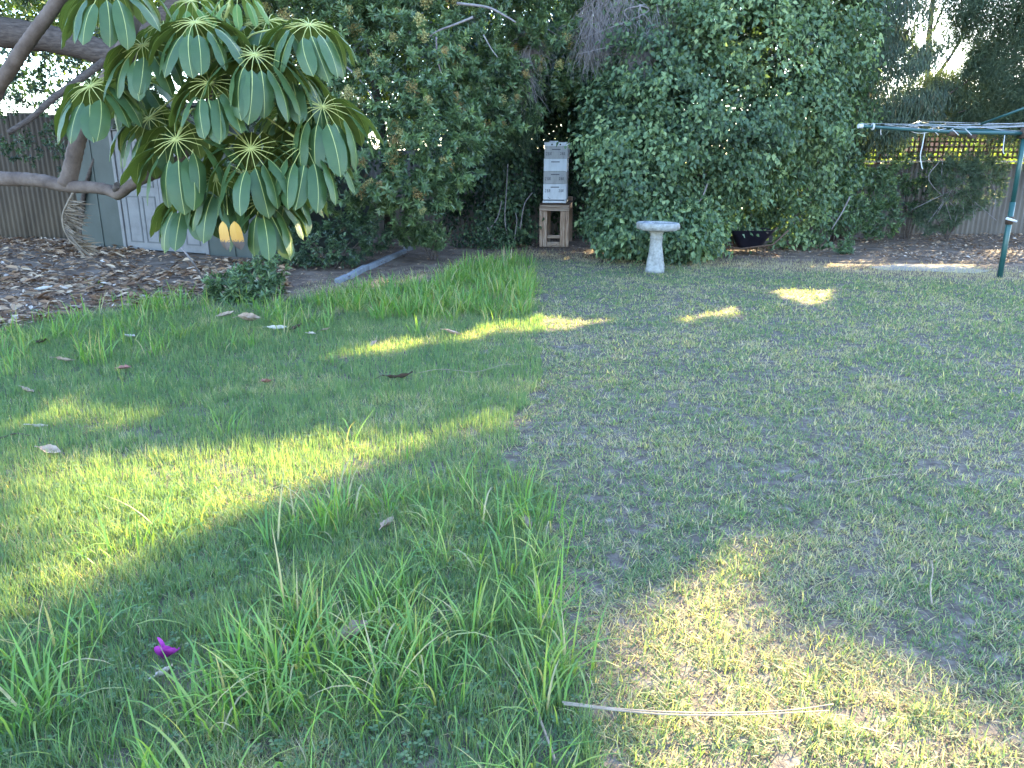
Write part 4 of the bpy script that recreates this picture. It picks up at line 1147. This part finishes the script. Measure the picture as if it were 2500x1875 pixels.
g = np.random.default_rng(91)
arr = []
for (ya, yb, dens, wsc, seg) in ((.9, 2.2, 22000, .0028, 2), (2.2, 3.4, 20000, .0030, 2), (3.4, 5.2, 11000, .0040, 1), (5.2, 7.6, 6500, .0052, 1), (7.6, 14.0, 4000, .0068, 1)):
    xm = .72*yb + .6
    n = int((yb-ya)*2*xm*dens)
    y = g.uniform(ya, yb, n); x = g.uniform(-xm, xm, n)
    k = np.abs(x) < .72*y + .6
    x, y = x[k], y[k]
    far = lawn_far(x) + (fbm(x, y, .5, 31) - .5)*.9
    # thin out towards the bed
    k = (y < far) & (g.random(len(x)) < np.clip((far - y)*1.1 + .12, 0, 1))
    x, y = x[k], y[k]
    left = x + (fbm(x, y, .4, 15) - .5)*.35 < mow_line(y)
    dry = fbm(x, y, .55, 41)*.65 + fbm(x, y, .16, 45)*.35
    bare = fbm(x, y, .38, 51)*.6 + vnoise(x, y, .09, 52)*.4
    keep = g.random(len(x)) < np.where(left, np.clip(1.25 - .9*np.clip((bare-.60)*6, 0, 1), 0, 1), np.clip(1.15 - .8*np.clip((bare-.60)*6, 0, 1), .25, 1))
    keep &= g.random(len(x)) < np.clip(1.9*vnoise(x, y, .055 if ya < 5 else .1, 63) + np.where(left, .35, -.12), 0, 1)
    x, y, left, dry = x[keep], y[keep], left[keep], dry[keep]
    n = len(x)
    r = g.random(n)
    straw = np.where(left, np.clip((dry-.52)*2.2, .05, .7), np.clip((dry-.34)*2.6, .2, .8)) > r
    tint = np.where(straw, g.uniform(0, .28, n), np.where(left, g.uniform(.45, 1, n), g.uniform(.36, .95, n)))
    tint = np.clip(tint + np.where(~straw, (.5 - dry)*.5, 0), 0, 1)
    tuftv = vnoise(x, y, .07, 61)
    L = np.where(left, g.uniform(.03, .085, n), g.uniform(.014, .042, n)) * (.65 + .7*tuftv)
    W = wsc*np.where(left, .9, 1.0)*g.uniform(.7, 1.5, n)
    lean = np.where(left, np.abs(g.normal(0, .45, n)), np.abs(g.normal(.25, .6, n)))
    lean = np.where(straw, lean + .5, np.where(left, lean, lean + .3))
    arr.append(blades(np.stack([x, y, np.zeros(n)], -1), L, W, np.clip(lean, 0, 1.5), g.uniform(0, 6.283, n), tint, seg, g.uniform(.1, 1.0, n)))
# coarse runners and broad blades of the mown side
n = 110000
y = 1.0 + 11*g.random(n)**1.6; x = g.random(n)*(.72*y + .5)
k = (y < lawn_far(x) - .2) & (x > mow_line(y)) & (g.random(n) < np.clip((.5*fbm(x, y, .3, 88) + .5*vnoise(x, y, .07, 89))*3.4 - 1.25, 0, 1))
x, y = x[k], y[k]; n = len(x)
st_ = g.random(n) < .26
arr.append(blades(np.stack([x, y, g.uniform(0, .012, n)], -1), g.uniform(.025, .065, n), np.clip(.0012*y, .0034, .010)*g.uniform(.8, 1.3, n), np.clip(g.normal(.95, .35, n), .1, 1.45), g.uniform(0, 6.283, n),
                  np.where(st_, g.uniform(0, .25, n), g.uniform(.35, .8, n)), 2, g.uniform(.1, .7, n)))
leaf_object('lawn_grass', arr, M['lawn'])
tag(bpy.data.objects['lawn_grass'], 'short lawn, lush and uncut on one side and mown and strawy on the other', 'grass', kind='stuff')

# dry fine grass at the lawn's back edge
n = 26000
x = g.uniform(-4.5, 10, n); y = lawn_far(x) + g.normal(.25, .5, n)
k = (y > 5) & (x > -2.6)
x, y = x[k], y[k]; n = len(x)
ta = np.clip(g.normal(.12, .12, n), 0, 1)
v = blades(np.stack([x, y, np.zeros(n)], -1), g.uniform(.015, .06, n), np.full(n, .005), np.abs(g.normal(.6, .5, n)), g.uniform(0, 6.283, n), ta, 1, g.uniform(0, .6, n))
o = leaf_object('dry_grass', [v], M['lawn'], kind='stuff'); tag(o, 'thin dry grass fraying into bare dirt at the lawn edge', 'grass')

# long uncut grass
ZONES = [  # pixels, tufts per square metre, blade length, blades per tuft, spread
    ([(1030, 700), (1150, 648), (1290, 632), (1303, 700), (1310, 770), (1240, 790), (1050, 800), (860, 790), (760, 745), (880, 715)], 46, (.16, .32), 16, .07),
    ([(-300, 800), (0, 800), (300, 745), (480, 725), (720, 735), (860, 800), (700, 850), (300, 890), (-300, 990)], 26, (.14, .30), 13, .07),
    ([(-200, 960), (900, 850), (1250, 860), (1270, 1150), (600, 1180), (-200, 1100)], 3.0, (.08, .2), 9, .06),
    ([(-700, 1650), (0, 1600), (330, 1500), (560, 1640), (690, 1480), (640, 1290), (900, 1230), (1250, 1180), (1360, 1260), (1390, 1500), (1410, 1800), (1300, 2300), (-1200, 2300)], 90, (.08, .30), 17, .06),
    ([(-800, 1680), (0, 1640), (560, 1660), (900, 1600), (1150, 1640), (1150, 2300), (-1200, 2300)], 70, (.12, .30), 16, .06),
    ([(1320, 900), (2500, 900), (2700, 1500), (2600, 2000), (1450, 2000)], 2.2, (.03, .08), 9, .03),
]
SPOTS = [(330, 1350, 26, .27, .11), (430, 1300, 14, .26, .08), (855, 1090, 12, .22, .05), (545, 1060, 14, .22, .06), (335, 950, 22, .20, .12), (470, 1000, 8, .16, .05), (1020, 820, 16, .24, .06), (1240, 780, 12, .2, .06), (1330, 1760, 20, .22, .05),
         (1260, 1200, 16, .24, .08), (1390, 1300, 14, .2, .08), (1000, 1130, 14, .18, .08), (1345, 1560, 10, .2, .06), (60, 840, 26, .2, .12), (20, 890, 20, .2, .1), (870, 700, 18, .22, .1), (2010, 1560, 10, .07, .03), (1985, 1690, 18, .07, .04), (2270, 1420, 14, .09, .08),
         (300, 740, 26, .15, .16), (200, 700, 16, .13, .2), (1610, 662, 26, .09, .12)]
tP, tn, tL, ts = [], [], [], []
for poly, dens, (la, lb), nb_, sp in ZONES:
    Q = gnd(*np.array(poly, float).T)[:, :2]
    lo, hi = Q.min(0), Q.max(0)
    n = int((hi-lo).prod()*dens)
    p = g.uniform(lo, hi, (n, 2))
    p = p[inside(Q, p[:, 0], p[:, 1])]
    dn = fbm(p[:, 0], p[:, 1], .5, 71)
    p = p[g.random(len(p)) < np.clip((dn-.3)*4, .15, 1)]
    for q in p:
        tP.append(q); tn.append(max(4, int(nb_*g.uniform(.5, 1.5)))); tL.append(g.uniform(la, lb)); ts.append(sp)
for (a, b, n, L, sp) in SPOTS:
    tP.append(gnd(a, b)[:2]); tn.append(n); tL.append(L); ts.append(sp)
tP, tn, tL, ts = np.array(tP), np.array(tn), np.array(tL), np.array(ts)
pt_ = gnd(404, 1660)[:2]
ok_ = np.hypot((tP[:, 0] - pt_[0])*1.1, tP[:, 1] - pt_[1] + .07) > .19
tP, tn, tL, ts = tP[ok_], tn[ok_], tL[ok_], ts[ok_]
idx = np.repeat(np.arange(len(tP)), tn)
n = len(idx)
P = np.concatenate([tP[idx] + g.normal(size=(n, 2))*ts[idx][:, None]*.7, np.zeros((n, 1))], 1)
L = tL[idx]*g.uniform(.45, 1.25, n)
away = P[:, :2] - tP[idx]
az = np.arctan2(away[:, 1], away[:, 0]) + g.normal(size=n)*.9
tint = np.clip(g.normal(.47, .2, n) + np.repeat(g.normal(size=len(tP))*.1, tn), 0, 1)
dead = g.random(n) < .03
tint = np.where(dead, g.uniform(0, .15, n), tint)
dist = P[:, 1]
W = np.clip(L*.030, .0032, .0078)*g.uniform(.7, 1.25, n)*np.clip(dist/5, 1, 1.6)
v = blades(P, L, W, np.abs(g.normal(.18, .22, n)), az, tint, 6, g.uniform(.2, 2.5, n)**1.15)
o = leaf_object('long_grass', [v], M['long_grass'], kind='stuff'); tag(o, 'long arching uncut grass in tufts on the unmown half of the lawn', 'grass')

# clover among the grass
n = 5200
y = g.uniform(1.6, 7, n); x = g.uniform(-1, .12, n)*(.72*y + .4)
k = fbm(x, y, .45, 81) > .53
x, y = x[k], y[k]; n = len(x)
P = np.stack([x, y, g.uniform(.02, .05, n)], -1)
A3 = []
a0 = g.uniform(0, 6.28, n)
for q in range(3):
    a = a0 + q*2.094
    A3.append(leaf_arrays(P, np.stack([np.cos(a), np.sin(a), np.full(n, .15)], -1), np.tile(vec(0, 0, 1), (n, 1)), .014, .013, .05, .05, np.clip(g.normal(.75, .15, n), 0, 1), 'diamond', .7))
o = leaf_object('clover_leaves', A3, M['lawn'], kind='stuff'); tag(o, 'small clover leaves spread through the uncut lawn', 'clover')

# leaf litter on the beds
def litter(name, label, zones, seed):
    g = np.random.default_rng(seed)
    arr = []
    for poly, dens, la, lb, (t0, t1) in zones:
        Q = gnd(*np.array(poly, float).T)[:, :2]
        lo, hi = Q.min(0), Q.max(0)
        n = int((hi-lo).prod()*dens)
        p = g.uniform(lo, hi, (n, 2)); p = p[inside(Q, p[:, 0], p[:, 1])]
        p = p[g.random(len(p)) < np.clip(fbm(p[:, 0], p[:, 1], .7, seed)*2.2 - .35, .1, 1)]
        n = len(p)
        P = np.concatenate([p, g.uniform(.006, .04, (n, 1))], 1)
        a = g.uniform(0, 6.283, n)
        D = np.stack([np.cos(a), np.sin(a), g.normal(0, .16, n)], -1)
        N = np.stack([g.normal(0, .35, n), g.normal(0, .35, n) - .12, np.ones(n)], -1)
        L = g.uniform(la, lb, n)*g.uniform(.5, 1, n)
        t = np.clip(g.uniform(t0, t1, n)**1.0, 0, 1)
        arr.append(leaf_arrays(P, D, N, L, L*g.uniform(.12, .55, n), g.uniform(.05, .3), -.12, t, 'oval'))
    o = leaf_object(name, arr, M['litter'], kind='stuff')
    return tag(o, label, 'leaf litter')
litter('leaf_litter', 'thick brown dead leaves covering the bed in front of the shed', [
    ([(-700, 590), (150, 585), (330, 612), (560, 635), (720, 650), (700, 725), (480, 730), (300, 755), (0, 810), (-700, 860)], 330, .05, .20, (.08, .95)),
    ([(-700, 690), (300, 680), (420, 730), (300, 765), (0, 815), (-700, 860)], 420, .02, .07, (.3, 1.0))], 95)
litter('leaf_litter', 'tan dead leaves scattered along the bed below the lattice fence', [
    ([(1640, 625), (1800, 610), (1990, 595), (2200, 572), (3000, 565), (3000, 655), (2420, 650), (2100, 628), (1900, 632)], 330, .03, .10, (.15, .95)),
    ([(1880, 640), (2100, 628), (3000, 650), (3000, 690), (2500, 675), (1900, 650)], 60, .02, .06, (.2, 1))], 96)
litter('leaf_litter', 'fine dead leaves and bark strewn over the dirt round the beehive stand', [
    ([(680, 640), (800, 590), (1030, 575), (1400, 575), (1480, 610), (1700, 620), (1500, 636), (1290, 632), (1150, 645), (1000, 695), (800, 720), (690, 700)], 420, .015, .06, (.05, .8)),
    ([(1030, 565), (1320, 570), (1480, 590), (1480, 615), (1300, 608), (1030, 590)], 260, .03, .09, (.2, .95))], 97)

# single fallen leaves lying on the lawn
def fallen(px, py, size, mat, label, seed, ratio=.45, curl=.35, rot=None, zlift=.012):
    g = np.random.default_rng(seed)
    p = gnd(px, py)
    rows, cols = 9, 5
    V, Fs = [], []
    for i in range(rows):
        t = i/(rows-1)
        hw = size*ratio*.5*math.sin(math.pi*min(max(t*.96+.02, 0), 1))**.7
        for c in range(cols):
            u = c/(cols-1)*2 - 1
            V.append(((t-.5)*size, u*hw*math.cos(curl*u), curl*size*.5*(t-.5)**2*2 + abs(u)**1.6*hw*curl*1.4 + .004*math.sin(t*17+u*3) + .002*g.normal()))
    for i in range(rows-1):
        for c in range(cols-1):
            Fs.append((i*cols+c, i*cols+cols+c, i*cols+cols+c+1, i*cols+c+1))
    mb = MB().add(V, Fs, True)
    mb.tube([(-.5*size-.25*size, .0, .01), (-.5*size, 0, curl*size*.25)], .0022, 5)
    o = mb.build('fallen_leaf', M[mat], None, local=True)
    o.location = (p[0], p[1], zlift + .01)
    o.rotation_euler = (g.normal()*.25, g.normal()*.2, g.uniform(0, 6.28) if rot is None else rot)
    tag(o, label, 'leaf', 'single dead leaves on the lawn')
    return o
FL = [(608, 793, .23, 'fallen', 'big curled tan leaf in front of the leafy shrub', .6, .7, .5), (677, 811, .19, 'fallen_pale', 'pale dry leaf lying flat beside the big curled tan leaf', .35, .25, .1), (725, 812, .13, 'fallen_dark', 'small dark leaf next to the pale dry leaf', .5, .6, .4),
      (318, 834, .17, 'fallen_pale', 'pale narrow leaf among tufts below the litter bed', .45, .4, -.6), (553, 780, .2, 'fallen', 'brown leaf half sunk in long grass left of the big curled tan leaf', .4, .5, .2),
      (158, 892, .16, 'fallen', 'brown leaf lying by the second tuft near the photo\'s left edge', .35, .4, .1), (305, 913, .1, 'fallen_red', 'tiny reddish leaf just behind the arching tuft', .6, .5, .3), (68, 969, .18, 'fallen', 'long brown leaf in shade above the lit strip at the left edge', .35, .4, -.6),
      (652, 947, .11, 'fallen_red', 'small pinkish leaf alone in the shaded green grass', .6, .5, 1.2), (95, 1056, .11, 'fallen_pale', 'small tan leaf in the sunny strip by the dark stick', .4, .5, .2), (104, 848, .12, 'fallen_dark', 'small dark brown leaf standing in the grass clump at far left', .6, .6, 1.3),
      (761, 826, .08, 'fallen_pale', 'small cream leaf scrap right of the small dark leaf', .5, .5, .3), (795, 817, .1, 'fallen', 'small brown leaf at the foot of the long grass patch', .5, .5, .1), (972, 937, .24, 'fallen_dark', 'long dark curled leaf in the middle of the shaded lawn', .28, .6, .35),
      (1104, 826, .17, 'fallen', 'tan leaf in the sunlit streak before the long grass', .5, .5, .1), (913, 852, .09, 'fallen', 'small tan leaf beside the sunlit streak of grass', .6, .5, .9), (126, 1117, .12, 'fallen', 'brown leaf on the sunny grass near the left edge', .6, .4, .0),
      (948, 1300, .12, 'fallen', 'upright brown leaf caught in grass in the middle of the foreground', .5, .5, 1.3), (1286, 1296, .1, 'fallen', 'tan leaf standing in grass at the mowing line', .45, .5, 1.9), (863, 1581, .14, 'fallen', 'large dark brown leaf under arching blades in the foreground', .75, .6, .3),
      (406, 1668, .07, 'fallen_pale', 'pale leaf scrap just below the purple petals', .6, .5, 1.0), (1330, 1530, .04, 'fallen_pale', 'tiny whitish scrap on the bare mown ground', .6, .4, .3)]
for i, (a, b, s_, mt, lab, ra, cu, ro_) in enumerate(FL):
    fallen(a, b, s_*.9, mt, lab, 200+i, ra, cu, ro_, .03 if b < 1000 else .025)
# purple bougainvillea bracts
pb = thing('purple_petals', tuple(gnd(404, 1632) + vec(0, 0, .035)), 'bright purple papery flower bracts in the near grass', 'flower')
g = np.random.default_rng(301)
for k in range(3):
    rows, cols = 7, 5
    V, Fs = [], []
    for i in range(rows):
        t = i/(rows-1)
        hw = .022*math.sin(math.pi*(t*.92+.05))**.6
        for c in range(cols):
            u = c/(cols-1)*2-1
            V.append((u*hw, -.012*t*t + .006*u*u, t*.052 + .002*math.sin(7*t+3*u)))
    for i in range(rows-1):
        for c in range(cols-1):
            Fs.append((i*cols+c, i*cols+c+1, i*cols+cols+c+1, i*cols+cols+c))
    me = MB().add(V, Fs, True).mesh('petal', M['petal'])
    me.attributes.new('tint', 'FLOAT', 'POINT').data.foreach_set('value', np.clip(np.repeat(np.linspace(0, 1, rows), cols) + g.normal(0, .15, len(V)), 0, 1).astype(np.float32))  # base-to-tip tint paints shading into the bracts
    q = link('petal', me, pb, (0, 0, 0))
    q.scale = (1.25, 1.25, 1.25)
    q.rotation_euler = (-.15 + .35*k, (-.55, .1, .5)[k], (-.9, .15, .9)[k])

# dry stems and sticks
def stick(name, label, pts, r0, r1, mat, z=.02, twin=None, cat='stem', n=6):
    P = [gnd(a, b) for a, b in pts]
    root = tag(MB().tube(spline([p - P[0] for p in P], 6), np.linspace(r0, r1, (len(P)-1)*6+1), n, flat=.5).build(name, M[mat], None, local=True), label, cat)
    root.location = tuple(P[0] + vec(0, 0, z))
    if twin:
        MB().tube(spline([gnd(a, b) - P[0] for a, b in twin], 6), np.linspace(r0, r1, (len(twin)-1)*6+1), n, flat=.5).build('split_strand', M[mat], root, local=True)
    return root
stick('dry_palm_strip', 'long pale double straw lying across the sunny mown grass at the bottom', [(1372, 1747), (1500, 1763), (1650, 1772), (1800, 1773), (1930, 1766), (2030, 1752)], .0045, .002, 'straw', .045, [(1376, 1752), (1600, 1776), (1800, 1779), (2020, 1768)])
stick('dry_straw', 'dry brown straw running down through the tuft beside the mowing line', [(1167, 1558), (1205, 1598), (1242, 1645), (1275, 1700), (1305, 1748), (1330, 1810), (1355, 1880)], .003, .004, 'straw', .03)
stick('dry_straw', 'thin pale wavy straw on shaded grass in the middle of the lawn', [(1020, 927), (1070, 918), (1120, 921), (1157, 925), (1195, 916), (1230, 906), (1272, 905)], .004, .002, 'straw', .05)
stick('dry_straw', 'thin pale straw lying across the mown lawn in shade', [(2064, 1195), (2110, 1183), (2160, 1175), (2212, 1169)], .003, .002, 'straw', .03)
stick('dry_straw', 'short pale straw pointing at the camera on the mown lawn', [(2272, 1492), (2268, 1450), (2274, 1415), (2272, 1385)], .003, .002, 'straw', .03)
stick('dry_straw', 'bent straw beside the bare spot at the sunny patch edge', [(525, 1200), (545, 1225), (575, 1235), (640, 1215), (705, 1193)], .0035, .002, 'straw', .03)
stick('dark_stick', 'dark flat bark strip at the left edge beside the sunny strip', [(-60, 1095), (0, 1085), (40, 1073), (78, 1078)], .012, .006, 'fallen_dark', .035, cat='stick')
stick('pale_stick', 'long pale straight stick on the litter bed in the shade', [(60, 727), (120, 721), (190, 713), (245, 703)], .009, .005, 'straw', .045, cat='stick')
ls_ = stick('leaning_stick', 'grey bare stick leaning down into the bed before the shed door', [(505, 697), (490, 680), (470, 650), (430, 596)], .014, .009, 'twig', .03, cat='stick')
# lean that one up against the hanging foliage
ls_.data = MB().tube(spline([vec(0, 0, -.03), at(470, 645, 8.9) - gnd(505, 697), at(431, 593, 8.9) - gnd(505, 697), at(415, 540, 8.8) - gnd(505, 697)], 5), np.linspace(.014, .008, 16), 6).mesh('leaning_stick', M['twig'])
pl = fallen(108, 716, .2, 'white_paint', 'crumpled whitish scrap on the litter bed', 260, .5, .5, .2, .03)
pl.name = 'litter_scrap'; pl['category'] = 'scrap'; del pl['group']

# dead palm frond hanging by the shed corner
FD = 9.6
sp = [at(a, b, FD) for a, b in ((187, 455), (163, 500), (153, 528), (157, 560), (176, 592), (203, 604))]
frd = thing('dead_palm_frond', tuple(sp[-1] * np.array([1, 1, 0])), 'curved dead palm frond hanging beside the shed corner', 'frond')
S = spline(sp, 8)
MB().tube(S, np.linspace(.014, .010, len(S)), 7).build('spine', M['dead_frond'], frd)
g = np.random.default_rng(77)
for i in range(6, len(S)-2):
    for _ in range(2):
        d = unit(vec(.8, g.normal()*.3, -.25 + g.normal()*.35)); L_ = g.uniform(.16, .34)
        v, t, ti = leaf_arrays(S[i:i+1], d[None], vec(0, -1, .4)[None], L_, .026, .2, .2, np.array([.3]), 'oval')
        mb = MB().add(v, [tuple(q) for q in t]); mb.build('frond_leaflet', M['dead_frond'], frd)
